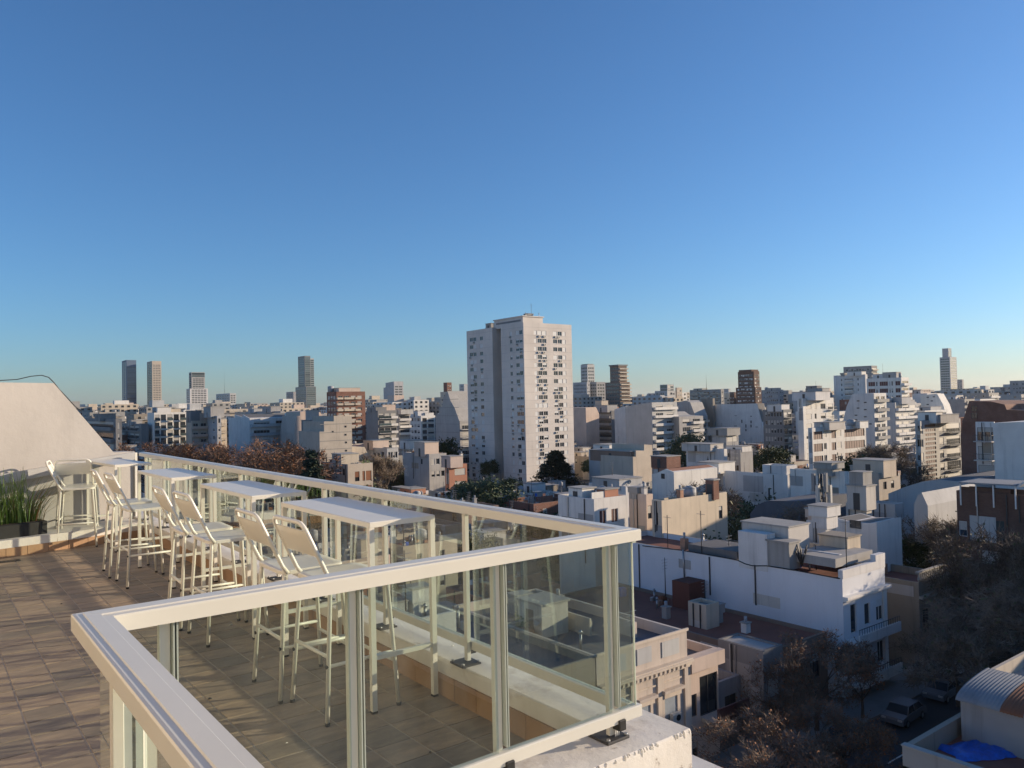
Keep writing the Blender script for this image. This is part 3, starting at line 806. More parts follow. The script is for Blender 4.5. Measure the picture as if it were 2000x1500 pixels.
def roof_and_body(root, x0, y0, x1, y1, z, zb, mat, roofm, left, front, dist, rg, par=.7, coping=None):
    m2 = MB(); H = z-zb; rt = root.location
    def sh(mm):
        mm.v = [(a-rt.x, b-rt.y, c-rt.z) for a, b, c in mm.v]
    facade(root, m2, (x0, y0, zb), (1, 0, 0), (0, -1, 0), x1-x0, H, front or [], mat, dist, rg)
    facade(root, m2, (x0, y1, zb), (0, -1, 0), (-1, 0, 0), y1-y0, H, left or [], mat, dist, rg)
    m2.quad((x1, y0, zb), (x1, y1, zb), (x1, y1, z), (x1, y0, z), mat); m2.quad((x1, y1, zb), (x0, y1, zb), (x0, y1, z), (x1, y1, z), mat)
    t = min(.22, (x1-x0)*.1, (y1-y0)*.1)
    a = [(x0, y0), (x1, y0), (x1, y1), (x0, y1)]; b = [(x0+t, y0+t), (x1-t, y0+t), (x1-t, y1-t), (x0+t, y1-t)]
    for i in range(4):
        j = (i+1) % 4
        m2.quad((*a[i], z), (*a[j], z), (*b[j], z), (*b[i], z), coping or mat)
        m2.quad((*b[i], z), (*b[j], z), (*b[j], z-par), (*b[i], z-par), mat)
    sh(m2); m2.build('wall', root)
    m3 = MB(); m3.quad((*b[0], z-par), (*b[1], z-par), (*b[2], z-par), (*b[3], z-par), roofm); sh(m3); m3.build('roof', root)

SEEDN = [0]
def B(label, xl, xc, xr, yt, d, mat='white', roofm='greyroof', left=None, front=None, bits=(), cat='building', name='apartment_building', yb=None, dx=12., dy=14., zb=None, par=.7, group=None, coping=None):
    """building on the street grid from the photo columns of its left end, near corner and right end"""
    x0, y0, x1, y1, z = footprint(xl, xc, xr, yt, d, dx, dy)
    r = Bw(label, x0, y0, x1, y1, z, d, mat, roofm, left, front, bits, cat, name, zb, par, group, coping)
    NAMED.append((x0-1, y0-1, x1+1, y1+1, min(xl, xc), max(xr, xc), yt, yb if yb else yt+40, d))
    return r
def Bw(label, x0, y0, x1, y1, z, d, mat='white', roofm='greyroof', left=None, front=None, bits=(), cat='building', name='house', zb=None, par=.7, group=None, coping=None, keep=False):
    SEEDN[0] += 1; rg = random.Random(SEEDN[0]*13+1)
    zb = G-.3 if zb is None else zb
    root = empty(name, ((x0+x1)/2, (y0+y1)/2, zb)); tag(root, label, cat, group)
    if left == [] and d < 260 and not any(w_ in label for w_ in ('blank', 'plain', 'party-wall', 'water-tower', 'wall behind')) and rg.random() < .8:
        left = [F(cols(max(1, int((y1-y0)/5)), .07), 1.3, 3, 1.3, 3, skip=.5, fr='framed')]
    roof_and_body(root, x0, y0, x1, y1, z, zb, M[mat], M[roofm], left, front, d, rg, par, M[coping] if coping else None)
    roof_bits(root, x0, y0, x1, y1, z-par, rg, list(bits)+extras(rg, d, x1-x0, y1-y0, z-zb), M[mat])
    if d < 260 and z-zb < 30: wall_extras(root, x0, y0, x1, y1, z, zb, rg, d)
    if keep: NAMED.append((x0-1, y0-1, x1+1, y1+1, 0, 0, 2000, 0, d))
    return root
BOX = {}
def extras(rg, d, w, l, h):
    """ordinary roof clutter"""
    E = []
    if d > 270 or w < 4 or l < 4: return E
    u = lambda: rg.uniform(.1, .9)
    for _ in range(rg.randint(1, 3)): E.append(('mast', u(), u(), rg.uniform(1.6, 4.2)))
    for _ in range(rg.randint(0, 2)): E.append(('vent', u(), u(), rg.uniform(.6, 1.3)))
    if d < 170:
        for _ in range(rg.randint(0, 2)): E.append(('ac', u(), u()))
        for _ in range(rg.randint(0, 2)): E.append(('dish', u(), u()))
        for _ in range(rg.randint(1, 3)): E.append(('junk', u(), u()))
        if rg.random() < .5: E.append(('pots', u(), u()))
        if rg.random() < .35: E.append(('stub', u(), u(), rg.choice((0, 1)), rg.uniform(1.5, 4), rg.uniform(.6, 1.6)))
    return E
def wall_extras(root, x0, y0, x1, y1, z, zb, rg, d):
    """down pipes, patches of newer render and a dark flashing line on the flank wall"""
    rt = root.location
    for _ in range(rg.randint(1, 3)):
        m2 = MB(); yy = rg.uniform(y0+.4, y1-.4); b = z-rg.uniform(2.5, 8); m2.box(x0-.11-rt.x, yy-rt.y, b-rt.z, x0-.003-rt.x, yy+.1-rt.y, z-.1-rt.z, M[rg.choice(('steel', 'iron', 'acw'))]); m2.build('drain_pipe', root)
    for _ in range(rg.randint(1, 3)):
        yy = rg.uniform(y0, y1-1.5); hh = rg.uniform(.8, 3); ww = rg.uniform(1, min(6, y1-y0-.3)); zt = z-rg.uniform(.4, 4); a = max(y0+.05, yy); b = min(yy+ww, y1-.05)
        if b > a: m2 = MB(); m2.box(x0-.022-rt.x-rg.uniform(0, .01), a-rt.y, zt-hh-rt.z, x0-.002-rt.x, b-rt.y, zt-rt.z, M[rg.choice(('grey', 'oldwhite', 'concrete', 'oldwhite', 'stained'))]); m2.build('plaster_patch', root)
def side_wall(label, pts, d, w, mat='white', name='apartment_building', roofm=None, holes=(), front=None, yb=None, par=0, bits=(), zb=None, joints=0, group=None, cat='building'):
    """building whose blank party wall (facing -x) has the outline pts in the photo; pts[0] is at distance d; w = width along x"""
    SEEDN[0] += 1; rg = random.Random(SEEDN[0]*13+1)
    X = atd(*pts[0], d).x; P = [atx(px, py, X) for px, py in pts]; zb = G-.3 if zb is None else zb
    ya = max(p.y for p in P); yn = min(p.y for p in P); zt = max(p.z for p in P)
    root = empty(name, (X+w/2, (ya+yn)/2, zb)); rt = root.location; tag(root, label, cat, group)
    P.sort(key=lambda p: -p.y)
    loop = [Vector((X, P[0].y, zb))] + P + [Vector((X, P[-1].y, zb))]
    m2 = MB(); m2.prism([p-rt for p in loop], (w, 0, 0), M[mat]); 
    m2.build('wall', root)
    if roofm:
        m3 = MB()
        for a, b in zip(P[:-1], P[1:]):
            if abs(a.y-b.y) > 1.0: m3.quad(a-rt+Vector((.3, -.15, .02)), b-rt+Vector((.3, .15, .02)), b-rt+Vector((w-.3, .15, .02)), a-rt+Vector((w-.3, -.15, .02)), M[roofm])
        if m3.v: m3.build('roof', root)
    if joints:
        m3 = MB()
        for k in range(1, joints+1):
            z = zt-k*(zt-zb)/(joints+1)
            m3.box(X-.03-rt.x, yn+.1-rt.y, z-.06-rt.z, X-.002-rt.x, ya-.1-rt.y, z+.06-rt.z, M['dgrey'])
        m3.build('floor_joint', root, kind='stuff')
    for (px, py, ww, hh) in holes:
        p = atx(px, py, X); put('window', window_mesh(ww, hh, 0, 'framed', 'glass', 'shutter'), root, (-.02-w/2, p.y+ww/2-rt.y, p.z-hh/2-rt.z), -pi/2)
    if front:
        m4 = MB(); zf = P[-1].z-.02; fx0, fx1, yy = X+.05, X+w-.05, yn-.25
        facade(root, m4, (fx0, yy, zb), (1, 0, 0), (0, -1, 0), fx1-fx0, zf-zb, front, M[mat], d, rg)
        m4.quad((fx0, yy, zf), (fx1, yy, zf), (fx1, yn+.02, zf), (fx0, yn+.02, zf), M[mat])
        m4.quad((fx0, yn, zb), (fx0, yy, zb), (fx0, yy, zf), (fx0, yn, zf), M[mat])
        m4.v = [(a-rt.x, b-rt.y, c-rt.z) for a, b, c in m4.v]; m4.build('front', root)
    roof_bits(root, X, yn, X+w, ya, zt, rg, bits, M[mat])
    xs = [p[0] for p in pts]; ys_ = [p[1] for p in pts]
    NAMED.append((X-1, yn-1, X+w+1, ya+1, min(xs), max(xs), min(ys_), yb if yb else max(ys_)+40, d))
    return root
def front_wall(label, pts, d, dp, mat='white', name='house', roofm=None, holes=(), yb=None, bits=(), zb=None, joints=0, cat='building', hst=None):
    """building whose wall facing the sun side (-y) has outline pts in the photo; extends dp away"""
    SEEDN[0] += 1; rg = random.Random(SEEDN[0]*13+1)
    Y = atd(*pts[0], d).y; P = [aty(px, py, Y) for px, py in pts]; zb = G-.3 if zb is None else zb
    xa = min(p.x for p in P); xb = max(p.x for p in P); zt = max(p.z for p in P)
    root = empty(name, ((xa+xb)/2, Y+dp/2, zb)); rt = root.location; tag(root, label, cat)
    P.sort(key=lambda p: p.x)
    loop = [Vector((P[0].x, Y, zb))] + P + [Vector((P[-1].x, Y, zb))]
    m2 = MB(); m2.prism([p-rt for p in loop], (0, dp, 0), M[mat]); m2.build('wall', root)
    if roofm:
        m3 = MB()
        for a, b in zip(P[:-1], P[1:]):
            if abs(a.x-b.x) > 1.0:
                o = Vector((0, 0, .02)); m3.quad(a-rt+o+Vector((.15, .3, 0)), b-rt+o+Vector((-.15, .3, 0)), b-rt+o+Vector((-.15, dp-.3, 0)), a-rt+o+Vector((.15, dp-.3, 0)), M[roofm])
        if m3.v: m3.build('roof', root)
    if joints:
        m3 = MB()
        for k in range(1, joints+1):
            z = zt-k*joint_step(zt, zb, joints, hst)
            m3.box(xa+.1-rt.x, Y-.03-rt.y, z-.07-rt.z, xb-.1-rt.x, Y-.002-rt.y, z+.07-rt.z, M['dgrey'])
        m3.build('floor_joint', root, kind='stuff')
    for hh_ in holes:
        px, py, ww, hh = hh_[:4]; sh = hh_[4] if len(hh_) > 4 else 0
        p = aty(px, py, Y); put('window', window_mesh(ww, hh, sh, 'framed', 'glass', 'shutter'), root, (p.x-ww/2-rt.x, Y-.02-rt.y, p.z-hh/2-rt.z), 0)
    roof_bits(root, xa, Y, xb, Y+dp, zt, rg, bits, M[mat])
    xs = [p[0] for p in pts]; ys_ = [p[1] for p in pts]
    NAMED.append((xa-1, Y-1, xb+1, Y+dp+1, min(xs), max(xs), min(ys_), yb if yb else max(ys_)+40, d))
    return root
def joint_step(zt, zb, n, hst): return hst if hst else (zt-zb)/(n+1)
# ------------------------------------------------------------------ the white tower in the middle
def tower():
    D = 236.; c = atd(1022, 629, D); X, Y, zt = c.x, c.y, c.z
    yR = atx(978, 635, X).y; yL0 = atx(961, 637, X).y; yL1 = atx(911, 642, X).y; x1 = aty(1116, 637, Y).x
    root = empty('residential_tower', ((X+x1)/2, (Y+yL1)/2, G)); tag(root, 'tall white residential tower with rows of air conditioners, highest building in the middle', 'building')
    rg = random.Random(5); m = M['tower']; zb = G-.3
    st = 2.47; fr = [F([(.28, .365), (.375, .46)], 2.35, st, 1.3, 19, shuts=(0, 0, 0, .5, 1), shutm='shutterw', ac=.55), F([(.60, .685), (.70, .785)], 2.35, st, 1.3, 19, shuts=(0, 0, 0, .5, 1), shutm='shutterw', ac=.5), F([(.205, .265), (.80, .865)], 2.35, st, 1.3, 19, shuts=(1,), shutm='shutterw')]
    lf = [F([(.40, .50), (.66, .80), (.81, .95)], 2.35, st, 1.25, 19, shuts=(0, 0, .4, 1), shutm='shutterw', ac=.35)]
    lf2 = [F([(.12, .25), (.26, .38), (.52, .64)], 2.35, st, 1.25, 19, shuts=(0, 0, .4, 1), shutm='shutterw', ac=.3)]
    roof_and_body(root, X, Y, x1, yR, zt, zb, m, M['greyroof'], lf, fr, D, rg)
    roof_and_body(root, X+.002, yL0, x1-3, yL1, zt-.2, zb, m, M['greyroof'], lf2, None, D, rg)
    roof_and_body(root, X+5, yR+.01, x1-5, yL0-.01, zt-.4, zb, m, M['greyroof'], [F([(.1, .45), (.55, .9)], 2.35, st, 1.4, 19, shuts=(0, 0, .5), ac=.4)], None, D, rg)
    rt = root.location; m2 = MB()
    for k in range(20):
        z = zt-1.4-k*st-rt.z
        m2.box(X-.012-rt.x, Y+.05-rt.y, z-.025, X-.002-rt.x, yR-.05-rt.y, z+.025, M['grey']); m2.box(X-.012-rt.x, yL0+.05-rt.y, z-.025, X-.002-rt.x, yL1-.05-rt.y, z+.025, M['grey'])
        m2.box(X+.05-rt.x, Y-.012-rt.y, z-.025, x1-.05-rt.x, Y-.002-rt.y, z+.025, M['grey'])
    m2.build('floor_joint', root, kind='stuff')
    # machine rooms on the roof
    m2 = MB(); z = zt-.7-rt.z
    hx0, hx1, hy0, hy1 = X+1.6-rt.x, X+9.5-rt.x, Y+2.2-rt.y, yL0+1-rt.y
    m2.box(hx0, hy0, z, hx1, hy1, z+2.7, M['tower'], 'b'); m2.box(hx0-.3, hy0-.3, z+2.7, hx1+.3, hy1+.3, z+3.0, M['tower']); m2.box(hx0-.02, hy0+1, z+1.3, hx0-.002, hy1-1, z+1.9, M['dgrey'])
    m2.build('machine_room', root)
    roof_bits(root, X, Y, x1, yL1, zt+2.3, rg, [('chim', .2, .12, .6, 'concrete'), ('boxtank', .36, .2, 2, 1.1), ('vent', .5, .14, 1.2), ('mast', .42, .2, 4.5)], m)
    roof_bits(root, X, Y, x1, yL1, zt-.7, rg, [('hut', .3, .78, 3.4, 3, 2.6, 'concrete'), ('chim', .14, .6, 2.2, 'concrete')], m)
    NAMED.append((X-1, Y-1, x1+1, yL1+1, 911, 1116, 628, 945, D))
M['tower'] = stucco('tower_render', (.66, .61, .56), .22, .12)
tower()

M['redpanel'] = paint('dark_red_panel', (.10, .035, .03), .6)
W3 = (0, 0, .35, .6)
dark = dict(fr='framed', shuts=(0, 0, 0, .4))
M['glasswall'] = stucco('dark_blue_glazed_wall', (.12, .17, .25), .1)
# ------------------------------------------------------------------ far skyline, left to right
B('slim glass twin tower, the left one of the pair on the skyline', 238, 247, 266, 703, 1650, 'glasswall', left=[F(cols(2, .34), 4, 4.2, 3.0, 26, gl='glassg', fr='steel', shuts=(0,))], front=[F([(.03, .97)], 14, 3.5, 3.1, 30, gl='glassb', fr='framed', shuts=(0,))], yb=800, name='skyscraper')
B('slim beige twin tower, the right one of the pair on the skyline', 287, 297, 315, 705, 1650, 'cream', left=[F(cols(2, .38), 3, 3.6, 2.8, 30, gl='glassg', fr='framed', shuts=(0,))], front=[F(cols(3, .24), 8, 3.6, 1.6, 26, gl='glass', fr='frame', shuts=(0,))], yb=795, name='skyscraper')
B('square glass skyscraper rising above its lower white shoulders', 369, 374, 400, 727, 1500, 'grey', left=[F([(.1, .9)], 2, 3.6, 2.8, 24, gl='glassg', fr='framed', shuts=(0,))], front=[F(cols(4, .19), 12, 3.6, 2.0, 22, gl='glassg', shuts=(0,)), F([(.02, .98)], 1, 4.4, 4, 2, gl='glassg', fr='framed', shuts=(0,))], yb=800, name='skyscraper')
B('white lower shoulder wing of the square glass skyscraper', 364, 371, 406, 759, 1480, 'white', left=[F([(.1, .9)], 2, 3.4, 2., 14, shuts=(0,))], front=[F(cols(5, .15), 2, 3.4, 2., 14, shuts=(0,))], yb=800, name='skyscraper')
B('grey slab block with a tall thin radio mast on its roof', 422, 449, 461, 768, 1250, 'bluegrey', left=[F(cols(5, .13), 3, 3.6, 1.8, 8, shuts=(0,))], front=[F(cols(2, .3), 3, 3.6, 2, 8, shuts=(0,))], bits=[('mast', .4, .55, 40)], yb=800)
B('pale narrow slab standing left of the tallest glass tower', 559, 573, 578, 765, 1100, 'grey', left=[F(cols(3, .2), 3, 3.4, 1.7, 10, shuts=(0,))], yb=800)
B('tallest glass tower on the left skyline, dark flank and golden flank', 582, 595, 606, 695, 1300, 'dgrey', left=[F([(.08, .92)], 2, 3.5, 3.0, 30, gl='glassb', fr='framed', shuts=(0,))], front=[F([(.04, .96)], 2, 3.5, 3.0, 30, gl='glassg', fr='steel', shuts=(0,))], yb=800, name='skyscraper')
B('green glazed side shaft of the tallest glass tower', 605, 606, 613, 700, 1310, 'bluegrey', front=[F([(.04, .96)], 2, 3.5, 2.9, 28, gl='glassg', fr='steel', shuts=(0,))], yb=800, name='skyscraper')
B('wider glass base wing of the tallest glass tower', 577, 598, 617, 755, 1285, 'dgrey', left=[F([(.04, .96)], 1, 3.5, 3.0, 12, gl='glassb', fr='steel', shuts=(0,))], front=[F([(.04, .96)], 1, 3.5, 2.9, 12, gl='glassg', fr='steel', shuts=(0,))], yb=800, name='skyscraper')
B('small square block with curved parapet left of the angled white tower', 720, 728, 737, 777, 900, 'grey', left=[F(cols(2, .3), 2, 3.3, 1.7, 6)], front=[F(cols(2, .3), 2, 3.3, 1.7, 6)], yb=795)
side_wall('white tower with a slanted crown left of the stepped block', [(749, 757), (753, 757), (753, 748), (769, 745)], 1050, 14, 'bluegrey', front=[F(cols(2, .36), 6, 3.4, 2.0, 14, shuts=(0,))], yb=800, name='skyscraper')
B('pale block with balconies just left of the stepped brick-topped tower', 833, 843, 858, 777, 760, 'beige', left=[F([(.1, .45), (.55, .9)], 2, 3, 1.7, 8, bal=dict(us=[(.05, .95)], kind='solid'))], front=[F(cols(2, .25), 2, 3, 1.6, 8)], yb=805)
B('narrow brick-topped lift tower crowning the stepped grey block', 866, 873, 882, 747, 560, 'brick', left=[], front=[F(cols(2, .25), 2, 3, 1.2, 2)], yb=765)
B('stepped cream tower with terraces below the brick lift tower', 860, 876, 893, 765, 555, 'beige', left=[F(cols(3, .2), 2, 3, 1.5, 6)], front=[F([(.1, .42), (.55, .9)], 1.5, 3, 1.9, 8, bal=dict(us=[(.02, .98)], out=1.2))], yb=800)
B('pale slab partly hidden behind the left edge of the white tower', 897, 906, 916, 750, 900, 'bluegrey', left=[F(cols(3, .2), 2, 3.2, 1.6, 10)], yb=800)
B('grey-blue slab standing just right of the white tower', 1119, 1146, 1152, 746, 720, 'bluegrey', left=[F(cols(9, .06), 2, 3.1, 1.9, 14, shuts=(0,))], front=[F(cols(2, .3), 2, 3.1, 1.5, 14)], yb=795)
B('blue-grey stepped tower with ribbed crown right of the white tower', 1134, 1147, 1161, 712, 740, 'bluegrey', left=[F(cols(4, .16), 2.5, 3.1, 1.8, 22, shuts=(0,))], front=[F(cols(3, .2), 2.5, 3.1, 1.9, 22, shuts=(0,))], yb=750, bits=[('hut', .5, .5, 7, 9, 1.2, 'dgrey')], name='skyscraper')
B('grey balconied wing joining the blue-grey stepped tower', 1152, 1165, 1182, 746, 735, 'grey', left=[F(cols(3, .22), 2, 3, 1.9, 14, shuts=(0,))], front=[F(cols(3, .2), 2, 3, 1.9, 14, shuts=(0,))], yb=795)
B('brown balconied tower catching golden light on its right side', 1191, 1208, 1224, 713, 640, 'brown', left=[F(cols(3, .24), 2, 3.0, 1.5, 20, shuts=(0,))], front=[F([(.05, .95)], 2, 3.0, 1.4, 20, shuts=(0,), bal=dict(us=[(.0, 1.05)], out=1.5, mat='cream'))], yb=745, bits=[('hut', .5, .5, 11, 11, 1.0, 'dgrey')])
B('wider lower half of the brown balconied tower', 1182, 1211, 1230, 746, 632, 'brown', left=[F(cols(5, .14), 1, 3.0, 1.6, 14, gl='glassg', shuts=(0,))], front=[F([(.05, .95)], 1, 3.0, 1.4, 14, shuts=(0,), bal=dict(us=[(.0, 1.05)], out=1.5, mat='cream'))], yb=795)
B('flat brick block low behind the brown balconied tower', 1232, 1250, 1262, 776, 700, 'brick', left=[F(cols(4, .13), 2, 3, 1.3, 3)], yb=786)
B('white stepped block with a glazed top floor, alone on the skyline', 1279, 1303, 1319, 763, 620, 'bluegrey', left=[F(cols(5, .12), 1.5, 3.2, 1.8, 5, gl='glassg')], front=[F(cols(3, .22), 1.5, 3.2, 1.8, 5)], yb=786)
B('upper glazed box on the white stepped skyline block', 1289, 1303, 1316, 751, 622, 'grey', left=[F([(.05, .95)], .6, 3.2, 2.2, 2, gl='glassg', fr='framed', shuts=(0,))], front=[F(cols(2, .4), .6, 3.2, 2.2, 2, gl='glassg')], yb=764)
B('thin sunlit stub block right of the white stepped skyline block', 1319, 1322, 1332, 757, 640, 'cream', front=[F(cols(2, .28), 2, 3.1, 1.4, 6)], yb=786)
B('long balconied slab with cream corner columns on the skyline', 1347, 1408, 1414, 760, 560, 'concrete', left=[F(cols(9, .07), 1.6, 3.0, 1.7, 8, bal=dict(us=[(.02, .3), (.36, .62), (.70, .97)], kind='solid', mat='beige'))], front=[F(cols(1, .5), 1.6, 3, 1.6, 8)], yb=790, bits=[('hut', .5, .7, 6, 8, 1.6), ('mast', .5, .5, 12)])
B('brown brick tower with white window bands and a stepped top', 1441, 1472, 1483, 725, 620, 'brickd', left=[F(cols(8, .085), 2.5, 3.0, 1.5, 18, shutm='shutterw')], front=[F(cols(2, .25), 2.5, 3.0, 1.6, 18), F([(.8, .95)], 2.5, 3, 2, 18)], yb=758, bits=[('hut', .5, .5, 9, 12, 2, 'brickd')])
B('broader lower storeys of the brown brick tower', 1437, 1475, 1487, 756, 612, 'brickd', left=[F(cols(9, .08), 1, 3.0, 1.5, 8, shutm='shutterw')], front=[F(cols(3, .18), 1, 3.0, 1.6, 8)], yb=788)
B('low dark brick block left of the brown brick tower', 1425, 1434, 1437, 766, 640, 'brickd', left=[F(cols(3, .2), 1, 3.0, 1.5, 5)], yb=788)
B('long grey roofline block just right of the brown brick tower', 1487, 1522, 1530, 761, 590, 'grey', left=[F(cols(8, .07), 1.2, 3.0, 1.6, 6)], front=[F(cols(2, .25), 1.2, 3.0, 1.6, 6)], bits=[('hut', .5, .4, 6, 8, 2), ('tank', .4, .8, 1.4, 2)], yb=790)
B('dark grey roof-terraced block between brick tower and white slab', 1573, 1600, 1608, 758, 520, 'dgrey', left=[F(cols(6, .1), 1.2, 3.0, 1.6, 4)], front=[F(cols(2, .25), 1.2, 3.0, 1.6, 4)], bits=[('hut', .4, .5, 6, 8, 2.2), ('mast', .5, .4, 6)], yb=775)
B('broad grey terraces block below the dark roof terraces', 1557, 1612, 1626, 768, 470, 'grey', left=[F(cols(9, .07), 1.2, 3.0, 1.6, 4)], front=[F(cols(2, .25), 1.2, 3.0, 1.6, 4)], yb=780)
B('olive grey slab showing only its top floors behind the white slab', 1647, 1702, 1713, 714, 600, 'concrete', left=[F(cols(9, .07), 2, 3.0, 1.6, 7)], front=[F([(.1, .9)], 2, 3.0, 1.6, 7, bal=dict(us=[(0, 1)], out=1.2, mat='cream'))], yb=735)
B('white slab with a central balcony stack on the right skyline', 1628, 1690, 1694, 731, 460, 'white', left=[F([(.23, .27), (.75, .79)], 2, 3.0, 1.5, 12), F([(.34, .62)], 2, 3, 1.7, 12, bal=dict(us=[(.33, .63)], out=1.2, kind='solid', mat='white'))], bits=[('hut', .5, .3, 5, 9, 2.4), ('boxtank', .5, .7, 3, 2)], yb=770)
B('white gridded block with dark red spandrels on the right skyline', 1692, 1760, 1775, 737, 330, 'white', left=[F([(.05, .25), (.38, .62), (.83, .97)], 1.5, 3.0, 1.9, 10, gl='redpanel', fr='frame', shuts=(0,)), F([(.28, .32), (.66, .69), (.72, .76)], 1.5, 3., 1.9, 10, gl='glass')], front=[F([(.1, .9)], 1.5, 3.0, 1.8, 10, bal=dict(us=[(0, 1)], out=1.3))], bits=[('hut', .4, .35, 4, 6, 3, 'grey'), ('hut', .5, .7, 4, 5, 2.4), ('mast', .4, .6, 7), ('tank', .6, .2, 1.2, 2)], yb=790)
B('tallest tower on the right skyline, tapering to a narrow lantern', 1835, 1855, 1868, 697, 1150, 'bluegrey', left=[F(cols(4, .2), 2, 3.6, 2.5, 22, gl='glassg', shuts=(0,))], front=[F([(.05, .95)], 2, 3.6, 2.0, 22, gl='glassg', shuts=(0,), fr='frame')], yb=768, name='skyscraper')
B('narrow lantern storey on top of the tallest right-hand tower', 1840, 1852, 1858, 680, 1155, 'bluegrey', left=[], front=[F([(.1, .9)], 1, 5, 4.5, 3, gl='glassb', fr='framed', shuts=(0,))], yb=698, name='skyscraper')
B('small grey tower right behind the tallest right-hand tower', 1869, 1879, 1882, 741, 1200, 'grey', left=[F(cols(3, .2), 2, 3.6, 2., 8)], yb=768)
B('block at the right frame edge above the horizon', 1972, 2030, 2060, 742, 600, 'grey', left=[F(cols(8, .06), 2, 3.2, 1.6, 5)], yb=768)

# ------------------------------------------------------------------ middle distance, left of the tower
B('dark brown balconied block cut off by the slanted wall', 150, 226, 238, 818, 205, 'dgrey', left=[F([(.05, .95)], .8, 3, 2.2, 6, fr='framed', bal=dict(us=[(.02, .5), (.55, .98)], kind='solid', mat='dgrey'))], front=[F(cols(1, .4), 1, 3, 1.6, 6)], bits=[('hut', .5, .3, 4, 8, 2, 'dgrey')], yb=880)
B('dark grey flats between the slanted wall and the white balcony grid', 232, 276, 290, 828, 300, 'dgrey', left=[F(cols(4, .16), 1, 3, 1.7, 6, bal=dict(us=[(.05, .45), (.55, .95)], kind='rail', mat='grey'))], front=[], bits=[('hut', .5, .4, 4, 6, 2, 'grey')], yb=875)
B('white block with a deep grid of balconies and dark recesses', 288, 301, 364, 806, 300, 'white', left=[], front=[F([(.02, .16), (.20, .36), (.40, .56), (.60, .76), (.80, .96)], .8, 3.0, 2.3, 6, fr='framed', shuts=(0, 0, 0, .5), bal=dict(us=[(.01, .17), (.40, .57), (.79, .97)], kind='glass', out=1.0)), F([(.18, .185)], 1, 3, 2, 1)], bits=[('hut', .35, .5, 5, 7, 2.6, 'white'), ('tank', .15, .5, 1.2, 2), ('hut', .7, .5, 4, 6, 2, 'cream'), ('mast', .5, .4, 4)], yb=875)
B('cream flats with pink balconies right of the white balcony grid', 363, 374, 406, 822, 296, 'beige', left=[], front=[F([(.1, .4), (.55, .9)], 1, 3, 1.9, 5, bal=dict(us=[(.05, .95)], mat='pink'))], bits=[('hut', .4, .5, 5, 6, 4.5, 'dgrey'), ('hut', .8, .4, 3, 6, 3.4, 'pink')], yb=870)
B('blue-white slab end above the bare trees', 404, 424, 432, 812, 290, 'bluegrey', left=[F([(.6, .75)], 1.5, 3, 1.4, 5)], front=[F(cols(1, .5), 1, 3, 1.7, 5, bal=dict(us=[(0, 1)], mat='grey'))], bits=[('hut', .5, .5, 5, 9, 4, 'grey')], yb=870)
side_wall('white party wall with a stepped top above the bare trees', [(446, 816), (458, 816), (458, 810), (474, 810), (474, 815), (487, 817)], 275, 16, 'white', front=[F([(.08, .42), (.55, .92)], 1, 3, 1.7, 7, bal=dict(us=[(.02, .98)], kind='solid', mat='bluegrey'))], yb=866, roofm='greyroof', joints=0)
B('grey slab with long window bands behind the white party wall', 480, 548, 556, 803, 380, 'grey', left=[F([(.02, .98)], 1, 3, 1.4, 7, gl='glass', fr='frame')], front=[], bits=[('hut', .5, .3, 5, 12, 3.0, 'grey'), ('hut', .5, .75, 5, 9, 2, 'bluegrey')], yb=870)
B('pale flats with small square windows left of the sunlit wedge wall', 520, 556, 560, 815, 268, 'bluegrey', left=[F(cols(5, .1), 1.2, 3, 1.4, 7)], front=[F(cols(1, .4), 1, 3, 1.5, 7)], bits=[('hut', .5, .5, 5, 6, 2)], yb=880)
B('lilac-white flats with balconies against the sunlit wedge wall', 556, 574, 579, 806, 262, 'white', left=[F(cols(3, .18), 1.2, 3, 1.5, 7, bal=dict(us=[(.5, .95)], kind='rail'))], front=[], yb=880)
front_wall('sunlit pinkish wedge-shaped party wall tapering to the left', [(575, 845), (579, 812), (586, 812), (586, 804), (604, 802)], 250, 12, 'pink', name='apartment_building', yb=872)
B('dark flats with a rounded roof box beside the sunlit wedge wall', 597, 606, 632, 838, 225, 'brown', left=[F(cols(2, .25), 1, 3, 1.5, 6)], front=[F(cols(4, .14), 1.2, 3, 1.4, 6)], bits=[('hut', .55, .5, 6, 6, 3.2, 'dgrey'), ('hut', .3, .4, 2.4, 4, 6, 'grey')], yb=880)
front_wall('second sunlit wedge gable, smaller, behind the dark flats', [(611, 806), (625, 805), (637, 822)], 285, 10, 'pink', name='apartment_building', yb=830)
front_wall('tall beige panel wall with horizontal floor joints', [(624, 843), (633, 843), (633, 823), (652, 823), (652, 812), (687, 813)], 205, 14, 'beige', name='apartment_building', joints=6, hst=2.2, holes=[(675, 833, .5, .5), (675, 849, .5, .5), (676, 864, .5, .5), (676, 880, .5, .5), (650, 843, .4, .4)], yb=903)
B('red-brown apartment tower with white balcony bands and a pale crown', 638, 657, 713, 765, 400, 'brick', left=[F(cols(3, .2), 2.2, 3.0, 1.7, 13)], front=[F([(.06, .2), (.26, .44), (.5, .66), (.72, .88)], 2.2, 3.0, 1.6, 13, ac=.1, bal=dict(us=[(.0, .2), (.24, .58), (.62, .80)], kind='solid', mat='cream', out=1.2))], bits=[('hut', .5, .5, 12, 9, 2.6, 'pink'), ('tank', .06, .75, 1.6, 3)], yb=860)
